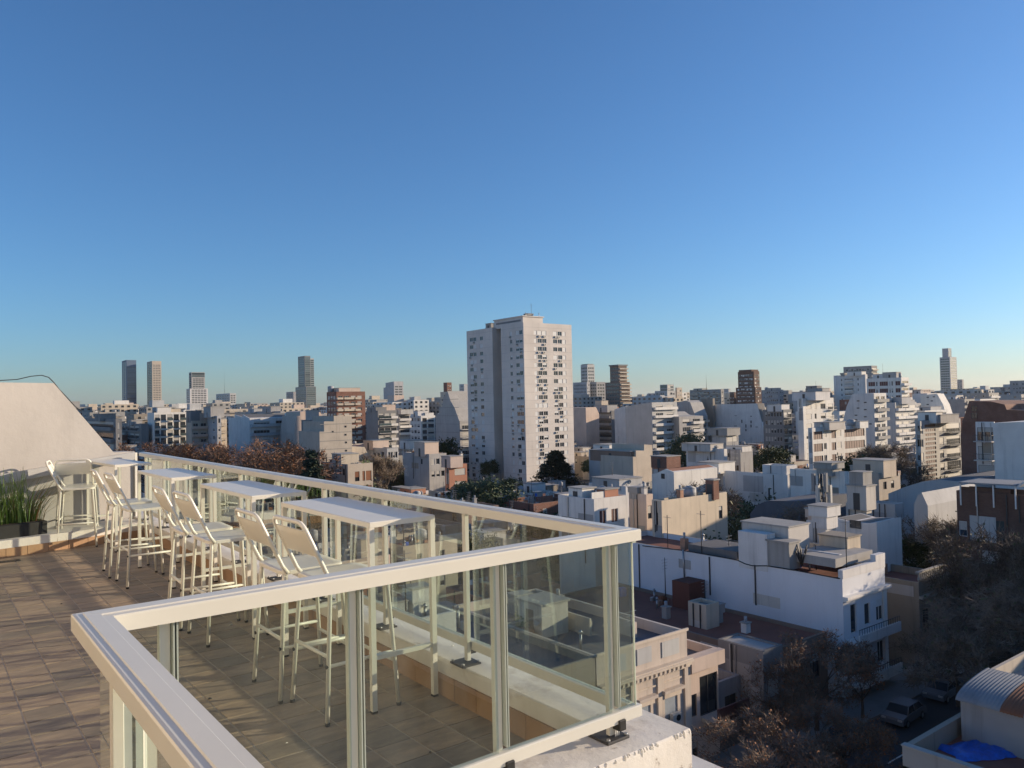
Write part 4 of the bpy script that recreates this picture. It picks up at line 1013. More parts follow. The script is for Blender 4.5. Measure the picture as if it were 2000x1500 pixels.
B('dark apartment house with pale balconies right of the red-brown tower', 715, 738, 775, 802, 320, 'dgrey', left=[], front=[F([(.04, .3), (.36, .62)], 1.2, 3, 2.0, 10, fr='framed', bal=dict(us=[(.02, .62)], kind='glass')), F([(.68, .96)], 1.2, 3, 2.0, 10, fr='framed', bal=dict(us=[(.64, 1.0)], kind='solid', mat='white'))], bits=[('hut', .25, .5, 5, 8, 2, 'dgrey'), ('hut', .7, .5, 6, 7, 3, 'pink')], yb=880)
B('slim balconied flats right of the dark apartment house', 774, 779, 801, 806, 335, 'grey', left=[], front=[F([(.1, .9)], 1.4, 3, 1.9, 9, fr='framed', bal=dict(us=[(0, 1)], kind='solid', mat='white'))], bits=[('hut', .5, .5, 6, 7, 2, 'bluegrey')], yb=875)
B('cluttered roof-terrace flats between slim balconies and banded grey wall', 800, 822, 850, 812, 390, 'white', left=[F(cols(3, .2), 1.2, 3, 1.6, 8)], front=[F([(.1, .4), (.5, .9)], 1.2, 3, 1.9, 8, fr='framed', bal=dict(us=[(.05, .95)], kind='rail'))], bits=[('hut', .3, .5, 6, 7, 3, 'white'), ('tank', .7, .5, 1.4, 2), ('hut', .7, .3, 5, 4, 2)], yb=870)
side_wall('grey banded party wall stepping up to a chimney-like top', [(851, 810), (858, 808), (858, 795), (864, 795), (866, 776), (874, 764), (880, 783), (888, 797), (897, 822)], 290, 12, 'grey', front=[F([(.08, .45), (.55, .92)], 1, 3, 2.0, 9, bal=dict(us=[(.03, .97)], kind='rail'), fr='frame')], joints=9, yb=870)
B('cream balconied flats squeezed against the white tower', 889, 892, 914, 795, 305, 'cream', front=[F([(.08, .45), (.55, .92)], 1, 3, 2.0, 9, bal=dict(us=[(.03, .97)], kind='glass'))], left=[], bits=[('hut', .5, .5, 8, 7, 5, 'brick')], yb=870)
B('two-tone low block with dark windows, sunlit right half', 627, 679, 728, 907, 160, 'cream', left=[F(cols(6, .09), 1.0, 3.0, 1.3, 2, fr='framed', shuts=(0, 0, .5))], front=[F([(.28, .46), (.58, .68), (.72, .94)], 1.6, 3.0, 2.0, 2, fr='framed', shutm='rust', shuts=(1, 1, .6))], bits=[('hut', .3, .35, 4, 4.5, 2.6, 'beige'), ('hut', .5, .7, 3, 5, 1, 'terracotta')], roofm='greyroof', yb=945, name='house')
front_wall('sunlit ochre stepped gable beside the beige panel wall', [(687, 873), (712, 873), (718, 885)], 212, 8, 'cream', yb=893)
B('pale school-like block with a ribbon of windows below the dark flats', 700, 756, 778, 876, 215, 'bluegrey', left=[F(cols(6, .1), 1, 3, 1.6, 2)], front=[F(cols(4, .18), 1, 3, 1.7, 3, fr='frame')], yb=895, bits=[('hut', .6, .6, 5, 6, 2.6, 'pink')], name='house')
B('grey house with a pink stair head left of the tower foot', 789, 838, 872, 887, 190, 'grey', left=[], front=[F(cols(3, .2), 1.2, 3, 1.4, 2)], bits=[('hut', .3, .3, 4, 5, 3.4, 'pink'), ('tank', .8, .5, .9, 1.2), ('chim', .1, .7, 1.2)], yb=915, name='house')
B('white house with small sunlit roof rooms left of the tower', 786, 806, 826, 873, 240, 'white', left=[F(cols(3, .2), 1.2, 3, 1.4, 2)], front=[F(cols(2, .3), 1.0, 3, 1.4, 2)], bits=[('hut', .4, .5, 5, 6, 2.6, 'white'), ('hut', .8, .4, 4, 4, 1.8, 'pink')], yb=888, name='house')
B('terracotta terraced house stepping down beside the tower foot', 869, 877, 912, 908, 182, 'terracotta', left=[], front=[F([(.3, .9)], 1.0, 3, 1.6, 3, fr='framed')], bits=[('hut', .3, .6, 3.4, 4, 2.6, 'pink'), ('chim', .8, .5, 3, 'white')], yb=930, name='house')

# ------------------------------------------------------------------ middle distance, right of the tower
B('dark glazed office block touching the white tower on its right', 1119, 1140, 1144, 796, 330, 'dgrey', left=[F(cols(6, .12), 1.2, 3.2, 2.2, 7, gl='glassb', fr='steel', shuts=(0,))], front=[], yb=855)
front_wall('narrow sunlit cream slab beside the dark glazed office', [(1144, 796), (1164, 795), (1170, 808)], 322, 14, 'pink', name='apartment_building', yb=850)
B('dark banded flats right of the narrow sunlit slab', 1167, 1194, 1200, 802, 335, 'dgrey', left=[F([(.04, .96)], 1.2, 3, 1.9, 7, fr='framed', bal=dict(us=[(.02, .98)], kind='solid', mat='concrete'))], front=[], bits=[('hut', .5, .5, 6, 8, 3, 'grey'), ('hut', .5, .8, 4, 4, 5, 'cream')], yb=860)
side_wall('pale blue-white party wall with curved shoulder right of banded flats', [(1200, 800), (1208, 797), (1222, 793)], 320, 12, 'white', yb=835)
side_wall('tall plain blue-grey party wall in the middle of the rooftops', [(1221, 794), (1250, 789), (1272, 786)], 300, 14, 'bluegrey', yb=850, front=[F(cols(2, .28), 1, 3, 1.6, 7, bal=dict(us=[(.05, .95)], mat='white'))])
side_wall('wide low grey party wall with stepped left end', [(1243, 818), (1247, 818), (1250, 816), (1275, 813), (1277, 806), (1290, 805), (1300, 812), (1325, 814)], 310, 14, 'grey', yb=862, front=[F(cols(2, .3), 1, 3, 1.7, 5, bal=dict(us=[(.5, .95)], mat='white'))])
B('cluttered sunlit terrace flats behind the wide grey party wall', 1270, 1300, 1318, 795, 330, 'cream', left=[F(cols(4, .14), 1, 3, 1.5, 6)], front=[F([(.1, .45), (.55, .9)], 1, 3, 1.8, 6, bal=dict(us=[(.02, .98)], mat='white'))], bits=[('hut', .3, .5, 5, 6, 2, 'pink'), ('tank', .7, .4, 1.2, 2), ('hut', .7, .7, 4, 5, 1.5)], yb=815)
side_wall('slant-sided grey tower block with terraces left of the big white wall', [(1320, 803), (1326, 785), (1340, 782), (1348, 786), (1358, 812)], 345, 8, 'grey', yb=840, front=[F(cols(2, .3), 1, 3, 1.7, 9, bal=dict(us=[(.02, .98)], mat='beige'))])
B('tall brownish plain slab left of the big white wall', 1370, 1392, 1396, 778, 345, 'stained', left=[], front=[], yb=835)
side_wall('big white windowless wall with a sloping right edge', [(1384, 794), (1394, 794), (1394, 790), (1478, 788), (1496, 858)], 350, 5, 'white', yb=862, holes=[(1449, 823, .5, 1.4), (1457, 832, .5, 1.4), (1467, 824, .5, 1.2), (1467, 832, .5, 1.2), (1457, 840, .5, .9), (1437, 832, 1.4, .25), (1478, 834, 1.2, .25), (1437, 812, 1.2, .2), (1467, 813, .6, .4)], roofm='greyroof')
B('dark flats with cluttered balconies right of the big white wall', 1490, 1530, 1546, 800, 285, 'dgrey', left=[F(cols(6, .1), 1, 3, 1.6, 8)], front=[F([(.05, .45), (.55, .95)], 1, 3, 1.9, 8, fr='framed', bal=dict(us=[(0, .48), (.52, 1)], kind='rail', mat='concrete'))], bits=[('hut', .4, .4, 5, 6, 2.5, 'white'), ('tank', .7, .6, 1.3, 2), ('hut', .6, .7, 4, 4, 2, 'cream')], yb=870)
B('white framed apartment front with brown shutters and thin floor slabs', 1557, 1568, 1628, 778, 238, 'white', left=[], front=[F([(.08, .26), (.36, .42), (.56, .72)], 1.8, 3.0, 1.6, 7, fr='framed', shuts=(0, .5, 1)), F([(.8, .97)], 1.8, 3, 1.9, 7, bal=dict(us=[(.78, 1.0)], kind='rail'))], bits=[('hut', .35, .5, 8, 8, 2.6, 'white'), ('hut', .6, .5, 4, 5, 3.6, 'grey')], yb=868)
side_wall('white party wall with rows of tiny vents and sloping left edge', [(1643, 838), (1653, 795), (1664, 770), (1680, 768), (1705, 768)], 262, 8, 'white', yb=835, holes=[(x, y, .9, .35) for x, y in ((1676, 783), (1690, 786), (1676, 797), (1690, 800), (1672, 811), (1690, 814), (1700, 828), (1672, 820))], front=[F(cols(2, .3), 1, 3, 1.7, 8, bal=dict(us=[(.02, .98)], mat='concrete'))])
B('long low block with dark red brick bands between white slabs', 1578, 1586, 1691, 836, 185, 'white', left=[F([(.1, .9)], 1, 3, 1.6, 5)], front=[F([(.02, .18), (.34, .42), (.58, .97)], .9, 2.9, 1.9, 5, gl='redpanel', fr='framed', shuts=(0,)), F([(.2, .25), (.44, .52)], .9, 2.9, 1.5, 5, fr='frame')], bits=[('hut', .35, .5, 7, 4, 1.8, 'oldwhite'), ('chim', .2, .4, 1.4, 'white'), ('tank', .75, .5, 1, 1.4), ('hut', .85, .4, 4, 4, 1.6)], yb=872)
B('grey-white flats with green balconies right of the vented party wall', 1717, 1748, 1790, 786, 290, 'bluegrey', left=[], front=[F([(.05, .3), (.36, .62), (.68, .95)], 1.2, 3, 1.8, 8, bal=dict(us=[(.02, .34), (.36, .98)], kind='solid', mat='white'))], bits=[('hut', .4, .5, 7, 8, 2.5), ('hut', .8, .5, 4, 6, 1.4), ('tank', .1, .5, 1.2, 2)], yb=840)
side_wall('white slant-topped party wall with scattered vents below the tall tower', [(1798, 772), (1830, 769), (1842, 790), (1848, 810)], 330, 6, 'white', yb=812, holes=[(x, y, .9, .4) for x, y in ((1812, 776), (1820, 783), (1812, 790), (1824, 775))], front=[F(cols(2, .3), 1, 3, 1.7, 6, bal=dict(us=[(.02, .98)], mat='concrete'))])
B('pale balconied terraces block in front of the slant-topped wall', 1770, 1806, 1850, 802, 300, 'white', left=[F(cols(4, .13), 1, 3, 1.5, 6)], front=[F([(.05, .45), (.55, .95)], 1, 3, 1.9, 6, bal=dict(us=[(0, 1)], kind='rail'))], bits=[('hut', .5, .5, 9, 7, 2, 'bluegrey')], yb=830)
B('vertical brown-and-white striped flats left of the dark brick block', 1787, 1797, 1876, 822, 172, 'bluegrey', left=[F([(.2, .8)], 1, 3, 1.7, 7)], front=[F([(.10, .36)], .9, 1.0, .62, 24, gl='redpanel', fr='framed', shuts=(0,)), F([(.0, .06), (.45, .55)], 1.2, 2.9, 1.7, 8, fr='frame'), F([(.62, .97)], 1, 2.9, 2.0, 8, fr='framed', bal=dict(us=[(.58, 1.0)], kind='rail', mat='dgrey'))], bits=[('hut', .5, .5, 9, 5, 1.8, 'grey'), ('hut', .3, .5, 3, 4, 2.4, 'white')], yb=890)
side_wall('large dark brick block with a sloping left roofline', [(1876, 850), (1880, 823), (1893, 783), (1935, 784), (1962, 790), (1966, 800), (2075, 806)], 165, 16, 'brick', name='apartment_building', holes=[(1903, 798, 1.1, 1.2), (1903, 812, 1.1, 1.2)], yb=890)
# ------------------------------------------------------------------ right half, nearer houses
side_wall('plain white flank wall at the right frame edge', [(1940, 826), (2075, 821)], 112, 12, 'white', yb=965)
B('balconied rear of flats squeezed beside the plain white flank wall', 1905, 1941, 1943, 824, 124, 'white', left=[F([(.08, .94)], .9, 3.0, 2.1, 6, fr='framed', bal=dict(us=[(.0, 1.0)], kind='rail', mat='oldwhite'))], front=[], yb=945)
B('white flat-roofed house with a blank wall left of the twin-window house', 1340, 1414, 1420, 877, 190, 'white', left=[F([(.55, .6)], 2, 3, 1, 1)], front=[], bits=[('hut', .5, .6, 5, 9, 1.8, 'oldwhite'), ('chim', .3, .2, 1, 'white')], yb=905, name='house')
B('grey house with small terrace right of the blank white house', 1416, 1446, 1470, 878, 200, 'grey', left=[F(cols(2, .3), 1, 3, 1.5, 2)], front=[], bits=[('hut', .5, .5, 4, 5, 1.4, 'white')], yb=900, name='house')
B('dull grey flats with dark shutters behind the blank white house', 1390, 1418, 1442, 846, 225, 'grey', left=[], front=[F([(.1, .9)], 1, 3, 1.6, 2, fr='framed')], bits=[('hut', .4, .5, 6, 7, 2, 'concrete'), ('tank', .8, .5, 1, 1.4)], yb=870, name='house')
B('cream house with stepped roof terrace and dark glazing', 1172, 1236, 1250, 897, 172, 'beige', left=[F([(.05, .2), (.35, .95)], .8, 3.2, 2.0, 2, fr='framed', gl='glassg', bal=dict(us=[(.33, .98)], kind='glass', mat='beige'))], front=[], yb=940, name='house', bits=[('hut', .5, .55, 5, 13, 2.4, 'brown')])
front_wall('stepped beige flank of the terrace house, half in shadow', [(1236, 892), (1242, 892), (1242, 880), (1258, 880), (1258, 868), (1274, 869)], 170, 10, 'cream', yb=925)
B('brick-red boxy house below the stepped beige flank', 1273, 1303, 1328, 908, 150, 'terracotta', left=[], front=[F(cols(2, .25), 1, 3, 1.4, 2)], bits=[('hut', .5, .5, 4, 4, 2.2, 'brick')], yb=930, name='house')
side_wall('white gabled house with a slate slope and cream dormer', [(1273, 926), (1283, 924), (1300, 916), (1316, 922)], 142, 12, 'white', name='house', yb=945, roofm='tileroof', holes=[(1295, 930, .8, .9)])
B('white twin-window house with a high blank end wall', 1415, 1538, 1542, 928, 138, 'white', left=[F([(.595, .625), (.70, .73)], 2.6, 3, 2.2, 1, fr='framed', shuts=(0,))], front=[], yb=958, name='house', par=.5)
B('raised stair block on the white twin-window house', 1489, 1536, 1556, 910, 139, 'white', left=[], front=[F([(.2, .5)], 1, 3, 1.2, 2)], yb=926, name='house')
B('white house with square windows left of the twin-window house', 1365, 1412, 1420, 917, 150, 'white', left=[F([(.15, .25), (.75, .9)], 1.6, 3, 1.3, 2, fr='framed')], front=[], bits=[('hut', .5, .35, 5, 5, 2, 'white'), ('boxtank', .3, .8, 1.6, 1.8)], yb=950, name='house')
B('ochre and grey house end with one window right of the twin-window house', 1541, 1560, 1566, 930, 142, 'stained', left=[F([(.5, .7)], 2, 3, 1.2, 2, fr='framed')], front=[], bits=[('hut', .4, .7, 4, 6, 1.6, 'cream')], yb=960, name='house')
B('long white blank wall behind the telecom mast', 1543, 1650, 1660, 922, 118, 'white', left=[], front=[], bits=[('boxtank', .3, .3, 3, 2), ('vent', .6, .6, 1.4)], yb=972, name='house')
B('beige house with upper room and small terrace, lit on its end', 1655, 1716, 1758, 925, 122, 'beige', left=[F([(.3, .45)], 1.2, 3, 1.2, 2)], front=[F([(.2, .35), (.55, .7)], 1.4, 3, 1.2, 2, fr='framed')], bits=[('hut', .4, .4, 4, 5, 2.6, 'cream'), ('boxtank', .3, .8, 2, 1.6)], yb=955, name='house')
B('white turret-like house with a banded stair tower', 1652, 1692, 1702, 985, 92, 'oldwhite', left=[F([(.3, .5)], 1.5, 3, 2.2, 2, fr='framed', shuts=(0,))], front=[], bits=[('hut', .5, .35, 2.2, 2.4, 2.8, 'oldwhite'), ('boxtank', .5, .36, 1.7, 4.4, 'concrete')], yb=1010, name='house')
B('pale blue-washed wall sloping away behind the turret house', 1700, 1748, 1765, 985, 98, 'bluegrey', left=[], front=[], yb=1010, name='house')
side_wall('warehouse with a shallow arched roof of dark sheets', [(1735, 964), (1765, 952), (1800, 941), (1835, 937), (1870, 941), (1892, 948)], 118, 40, 'bluegrey', name='warehouse', roofm='slate', yb=985, cat='warehouse')
side_wall('small shed with a blue-grey skylight roof beside the warehouse', [(1785, 985), (1793, 968), (1800, 962), (1806, 975), (1812, 988)], 92, 14, 'bluegrey', name='house', roofm='metalroof', yb=1000)
B('brown brick house with a terrace canopy and fenced roof', 1868, 2010, 2040, 968, 78, 'brickd', left=[F([(.02, .14)], 3.2, 3, 1.6, 1, fr='frame', shuts=(.6,), gl='glassb'), F([(.28, .66)], 2.8, 3, 2.2, 1, fr='framed', gl='glassg', shuts=(0,)), F([(.34, .60)], 6, 3, 1.4, 1)], front=[], yb=1060, name='house', bits=[('stub', .3, .3, 1, 8, 1.1), ('stub', .1, .7, 1, 6, 1.1), ('junk', .2, .6), ('junk', .15, .3)])
def canopy():
    root = empty('terrace_canopy', tuple(atd(1940, 965, 80))); tag(root, 'grey metal terrace canopy with a bent white end on the brown brick house', 'canopy')
    X = atd(1940, 965, 80).x; a = atx(1872, 944, X); b = atx(1985, 950, X); rt = root.location; m2 = MB()
    m2.prism([a-rt, b-rt, b-rt+Vector((0, 0, .15)), a-rt+Vector((0, 0, .15))], (5, 0, 0), M['metalroof']); m2.build('roof_sheet', root)
    for t in (0.02, .3, .6, .97):
        p = a+(b-a)*t-rt; m2 = MB(); m2.box(p.x+.1, p.y-.06, p.z-2.3, p.x+.22, p.y+.06, p.z-.01, M['frame']); m2.build('post', root)
    m2 = MB(); p = b-rt; m2.prism([p+Vector((0, -.1, .1)), p+Vector((0, -1.5, 1.2)), p+Vector((0, -1.6, 1.1)), p+Vector((0, -.2, -.1))], (5, 0, 0), M['white']); m2.build('end_flap', root)
canopy()
B('low house with a bright blue-white tarpaulin-like sheet roof', 1790, 1858, 1872, 1052, 92, 'dgrey', 'tarp', left=[], front=[], yb=1075, name='house', par=.05, dx=6)
side_wall('grey gable-roofed shed with a dark slate slope and brick end', [(1465, 1003), (1480, 985), (1500, 978), (1562, 979)], 112, 12, 'slate', name='house', yb=1010)
B('brick end house with tiled slope beside the slate shed', 1572, 1590, 1612, 990, 104, 'terracotta', left=[], front=[F(cols(1, .4), 1.2, 3, 1.2, 1)], yb=1015, name='house')
B('long cream house with a tall sunlit flank wall', 1273, 1292, 1420, 978, 88, 'cream', left=[F([(.3, .6)], 1.4, 3, 1.4, 1, fr='framed')], front=[F([(.86, .92)], 1.6, 3, 1.5, 1, fr='framed')], yb=1045, name='house', dy=16, bits=[('hut', .8, .22, 1.0, 1.2, 2.3, 'brick'), ('chim', .3, .2, 1.6, 'clay'), ('chim', .62, .6, 1.0, 'cream'), ('tank', .5, .6, .8, 1)])
B('pink-walled terrace house left of the long cream house', 1228, 1262, 1275, 966, 96, 'pink', left=[], front=[F([(.2, .8)], 1.4, 3, 1.6, 1, fr='framed')], yb=1010, name='house', dy=10, bits=[('chim', .5, .3, 1.4, 'white'), ('boxtank', .6, .7, 1.6, 1.4)])
B('white house with an orange brick wall and roof tank near the handrail corner', 1090, 1160, 1226, 975, 90, 'white', left=[F([(.7, .85)], 2, 3, 1.4, 1, fr='framed')], front=[F([(.15, .35), (.5, .7)], 1.4, 3, 1.6, 2, gl='redpanel', fr='frame', shuts=(0,))], yb=1015, name='house', bits=[('hut', .62, .2, 2.2, 1.4, 1.5, 'terracotta'), ('hut', .3, .6, 2.2, 2.4, 1.6, 'white'), ('tank', .7, .4, .6, .9), ('chim', .2, .5, 1.2, 'white'), ('chim', .85, .3, 1.4, 'white')])
B('pale blue long party wall behind the orange brick wall', 1150, 1222, 1262, 950, 118, 'white', left=[F([(.2, .3)], 1.5, 3, 1.2, 1)], front=[F(cols(3, .12), 1.4, 3, 1.3, 1)], yb=968, name='house', bits=[('hut', .5, .5, 5, 6, 1.6, 'bluegrey')])
B('flat white house with a bluish wall right of the conifer', 1150, 1200, 1240, 880, 200, 'bluegrey', left=[F(cols(2, .14), 1.5, 3, 1.2, 1)], front=[], yb=905, name='house', bits=[('hut', .4, .5, 6, 6, 2, 'white')])
B('white-stained house with a small dark window near the slate shed', 1575, 1612, 1632, 1020, 76, 'white', left=[F([(.3, .6)], 2.4, 3, 1.3, 1, fr='framed', shuts=(0,))], front=[], yb=1060, name='house', dy=10, bits=[('boxtank', .5, .3, 2, 2.2, 'white'), ('boxtank', .5, .65, 1.6, 1.8, 'pink')])
side_wall('white sloping flank wall of the house behind the red roof', [(1632, 1012), (1662, 1020), (1700, 1022), (1712, 1020)], 82, 5, 'white', name='house', yb=1085, holes=[(1671, 1024, 1.2, .8)], roofm='greyroof')
B('terrace house with a grey roof under the white-stained house', 1545, 1600, 1640, 1062, 74, 'oldwhite', left=[F([(.2, .4), (.55, .8)], 1.4, 3, 1.6, 1, shutm='shutterw')], front=[], yb=1075, name='house', dy=8)
# telecom mast
mp = atd(1607, 1020, 84)
mr = empty('telecom_mast', (mp.x, mp.y, G)); tag(mr, 'lattice telecom mast with panel antennas and rooftop equipment cabinets', 'mast')
m2 = MB(); zt_ = atd(1607, 925, 84).z-G; zb_ = 5.0
for (a, b) in ((-.7, -.7), (.7, -.7), (.7, .7), (-.7, .7)): m2.tube([(a, b, 0), (a*.25, b*.25, zt_)], .07, M['iron'], 5)
for k in range(14):
    t = k/14; s0 = .7*(1-.75*t); s1 = .7*(1-.75*(t+1/14)); z0 = zt_*t; z1 = zt_*(t+1/14)
    for (a, b, c, d_) in ((-1, -1, 1, -1), (1, -1, 1, 1), (1, 1, -1, 1), (-1, 1, -1, -1)): m2.tube([(a*s0, b*s0, z0), (c*s1, d_*s1, z1)], .035, M['iron'], 4)
m2.build('lattice', mr)
for k in range(6):
    m2 = MB(); an = k*pi/3; z = zt_-1.9-(k % 2)*1.2
    m2.box(.8*cos(an)-.17, .8*sin(an)-.17, z, .8*cos(an)+.17, .8*sin(an)+.17, z+1.9, M['acw'] if k % 2 else M['dgrey']); m2.build('panel_antenna', mr)
m2 = MB(); m2.box(-2.6, -1.6, 7.2, 2.4, 1.8, 7.5, M['rust']); m2.box(-2.4, -1.4, 7.5, -1.0, 0, 9.4, M['dgrey']); m2.box(.9, -1.2, 7.5, 2.2, .2, 9.0, M['steel']); m2.box(-2.4, -1.5, 0, 2.3, 1.7, 7.2, M['brown']); m2.build('equipment_deck', mr)

# ------------------------------------------------------------------ the row facing the street
def side_box(root, name, X, px0, px1, pyt, pyb, w, mat, cap=None):
    a = atx(px0, pyt, X); b = atx(px1, pyt, X); z0 = min(atx((px0+px1)/2, pyb, X).z, a.z-.1); rt = root.location; m2 = MB(); z1 = max(a.z, b.z)
    m2.box(X-.03-rt.x, b.y-rt.y, z0-rt.z, X+w-rt.x, a.y-rt.y, z1-rt.z, M[mat])
    if cap: m2.box(X-.13-rt.x, b.y-.1-rt.y, z1-rt.z, X+w+.1-rt.x, a.y+.1-rt.y, z1+.14-rt.z, M[cap])
    return m2.build(name, root)
wc = aty(1645, 1131, FY); WX = wc.x; WZ = wc.z; wx1 = aty(1727, 1090, FY).x; wy1 = atx(1180, 1050, WX).y
wb = Bw('big white party-wall building with a red roof and a balconied street front', WX, FY, wx1, wy1, WZ, 62, 'bigwhite' if 'bigwhite' in M else 'white', 'redroof',
        left=[], front=[F([(.16, .30)], 2.3, 3.55, 2.4, 2, fr='frame', shuts=(0, .5), shutm='shutterw'), F([(.48, .62), (.76, .93)], 2.6, 3.55, 1.8, 2, fr='frame', shuts=(0, .35), shutm='shutterw'), F([(.2, .8)], 9.2, 3, 2, 1)], name='apartment_building', par=.55, keep=True, coping='stained')
rt = wb.location; W_ = wx1-WX
for k, z in enumerate((WZ-5.0, WZ-8.5)):
    m2 = MB(); m2.box(WX+.2-rt.x, FY-1.25-rt.y, z-.25-rt.z, wx1+.1-rt.x, FY-.002-rt.y, z-rt.z, M['white']); m2.box(WX+.2-rt.x, FY-1.25-rt.y, z-rt.z, wx1+.1-rt.x, FY-1.1-rt.y, z+.55-rt.z, M['white'])
    for q in range(18):
        x = WX+.3+q*(W_-.3)/17; m2.box(x-rt.x, FY-1.2-rt.y, z+.55-rt.z, x+.03-rt.x, FY-1.17-rt.y, z+1.0-rt.z, M['iron'], 'b')
    m2.box(WX+.25-rt.x, FY-1.21-rt.y, z+1.0-rt.z, wx1-rt.x, FY-1.16-rt.y, z+1.04-rt.z, M['iron']); m2.build('balcony', wb)
m2 = MB(); m2.box(WX-.02-rt.x, FY-.45-rt.y, WZ-1.7-rt.z, wx1+.25-rt.x, FY-.003-rt.y, WZ-1.45-rt.z, M['white']); m2.box(WX-.02-rt.x, FY-.3-rt.y, WZ-1.85-rt.z, wx1+.15-rt.x, FY-.003-rt.y, WZ-1.702-rt.z, M['white']); m2.build('cornice', wb)
m2 = MB(); m2.box(WX-rt.x+.002, FY-.06-rt.y, WZ+.002-rt.z, wx1-rt.x, FY+.35-rt.y, WZ+.7-rt.z, M['white']); m2.box(wx1-1.6-rt.x, FY-.08-rt.y, WZ+.702-rt.z, wx1-rt.x, FY+.4-rt.y, WZ+1.25-rt.z, M['white']); m2.build('parapet_crest', wb)
m2 = MB(); m2.box(wx1-.55-rt.x, FY-.12-rt.y, G-rt.z, wx1+.02-rt.x, FY-.003-rt.y, WZ-1.86-rt.z, M['white']); m2.build('pilaster', wb)
side_box(wb, 'roof_wall', WX, 1442, 1498, 1044, 1112, 1.2, 'white')
side_box(wb, 'water_tank', WX+1.6, 1449, 1540, 1031, 1075, 3.2, 'oldwhite', 'concrete')
side_box(wb, 'chimney_block', WX+.1, 1498, 1541, 1062, 1110, 1.6, 'concrete', 'concrete')
side_box(wb, 'stair_head', WX+6, 1600, 1655, 1052, 1085, 2.2, 'cream', 'stained')
side_box(wb, 'roof_parapet', WX+2.4, 1370, 1440, 1072, 1090, .3, 'white')
side_box(wb, 'roof_parapet', WX+3.0, 1545, 1640, 1083, 1096, .3, 'white')
side_box(wb, 'roof_terrace', WX+.9, 1345, 1440, 1078, 1082, 4, 'greyroof'); side_box(wb, 'roof_terrace', WX+1.2, 1545, 1632, 1092, 1102, 6, 'whiteroof')
m2 = MB(); p = atx(1333, 1062, WX+1.5)-rt; m2.box(p.x, p.y-.3, p.z-.6, p.x+.6, p.y+.3, p.z+.5, M['clay']); m2.cyl(p.x+.3, p.y, p.z+.5, p.z+1.1, .12, M['tank'], 8); m2.build('chimney', wb)
m2 = MB(); p = atx(1566, 1098, WX+1.2)-rt
for k in range(9): an = k*.7; m2.tube([(p.x, p.y, p.z-.3), (p.x+.35*cos(an), p.y+.35*sin(an), p.z+.55+.25*(k % 3)), (p.x+.5*cos(an), p.y+.5*sin(an), p.z+.9+.3*(k % 3))], [.08, .07, .04], M['iron'], 5)
cact = m2.build('potted_cactus', None, tuple(rt)); tag(cact, 'dark branching cactus standing on the red roof of the white building', 'plant')
for q, (px, py, h) in enumerate(((1304, 1052, 2.4), (1370, 1062, 3.2), (1653, 1085, 3.0))):
    p = atx(px, py, WX+.8)-rt; m2 = MB(); m2.cyl(p.x, p.y, p.z-1, p.z+h, .04, M['iron'], 6); m2.tube([(p.x, p.y-.5, p.z+h*.9), (p.x, p.y+.5, p.z+h*.9)], .02, M['steel'], 4); m2.build('antenna', wb)
cb = MB(); pts = [atx(px, py, WX-.06) for px, py in ((1255, 1066), (1335, 1075), (1405, 1087), (1440, 1094), (1455, 1101), (1470, 1105), (1497, 1105), (1560, 1115), (1640, 1130))]
cb.tube([p-rt for p in pts], .05, M['black'], 5); cb.build('cable', wb)
cb = MB(); cb.tube([atx(1334, 1074, WX-.08)-rt, atx(1337, 1133, WX-.08)-rt], .09, M['steel'], 6); cb.build('drain_pipe', wb)
side_box(wb, 'chimney_stack', WX-2.4, 1313, 1346, 1140, 1215, 2.3, 'darkbrown')

bx = aty(1794, 1138, FY); bx1 = aty(1854, 1106, FY).x
bb = Bw('stained brown building with a weathered balustrade beyond the white building', bx.x, FY, bx1, FY+28, bx.z, 72, 'stained', 'redroof', left=[], front=[F([(.1, .3), (.42, .62), (.72, .92)], 2.6, 3.7, 2.3, 2, fr='framed', shuts=(0, .4)), ], name='apartment_building', keep=True)
rt = bb.location
for z in (bx.z-5.2, bx.z-8.9):
    m2 = MB(); m2.box(bx.x+1-rt.x, FY-1.2-rt.y, z-.2-rt.z, bx1-.5-rt.x, FY-.002-rt.y, z-rt.z, M['concrete'])
    for q in range(30): x = bx.x+1.05+q*(bx1-bx.x-1.7)/29; m2.box(x-rt.x, FY-1.17-rt.y, z-rt.z, x+.035-rt.x, FY-1.13-rt.y, z+.95-rt.z, M['iron'], 'b')
    m2.box(bx.x+1-rt.x, FY-1.19-rt.y, z+.95-rt.z, bx1-.5-rt.x, FY-1.11-rt.y, z+1.0-rt.z, M['iron']); m2.build('balcony', bb)
m2 = MB(); m2.box(bx.x-.02-rt.x, FY-.35-rt.y, bx.z-1.5-rt.z, bx1-rt.x, FY-.003-rt.y, bx.z-1.25-rt.z, M['concrete']); m2.build('cornice', bb)
for q in range(16):
    x = bx.x+.3+q*(bx1-bx.x-.6)/15-rt.x; m2 = MB(); zz = bx.z+.002-rt.z; m2.tube([(x, FY+.1-rt.y, zz), (x, FY+.1-rt.y, zz+.25), (x, FY+.1-rt.y, zz+.5), (x, FY+.1-rt.y, zz+.8)], [.08, .15, .09, .1], M['concrete'], 7); m2.build('baluster', bb)
m2 = MB(); m2.box(bx.x-rt.x, FY-.05-rt.y, bx.z+.8-rt.z, bx1-rt.x, FY+.28-rt.y, bx.z+.95-rt.z, M['concrete']); m2.build('parapet_rail', bb)
m2 = MB(); p = Vector((bx.x+3, FY+5, bx.z-.6))-rt
m2.box(p.x, p.y, p.z, p.x+1.2, p.y+.8, p.z+1, M['clay']); m2.build('chimney', bb)

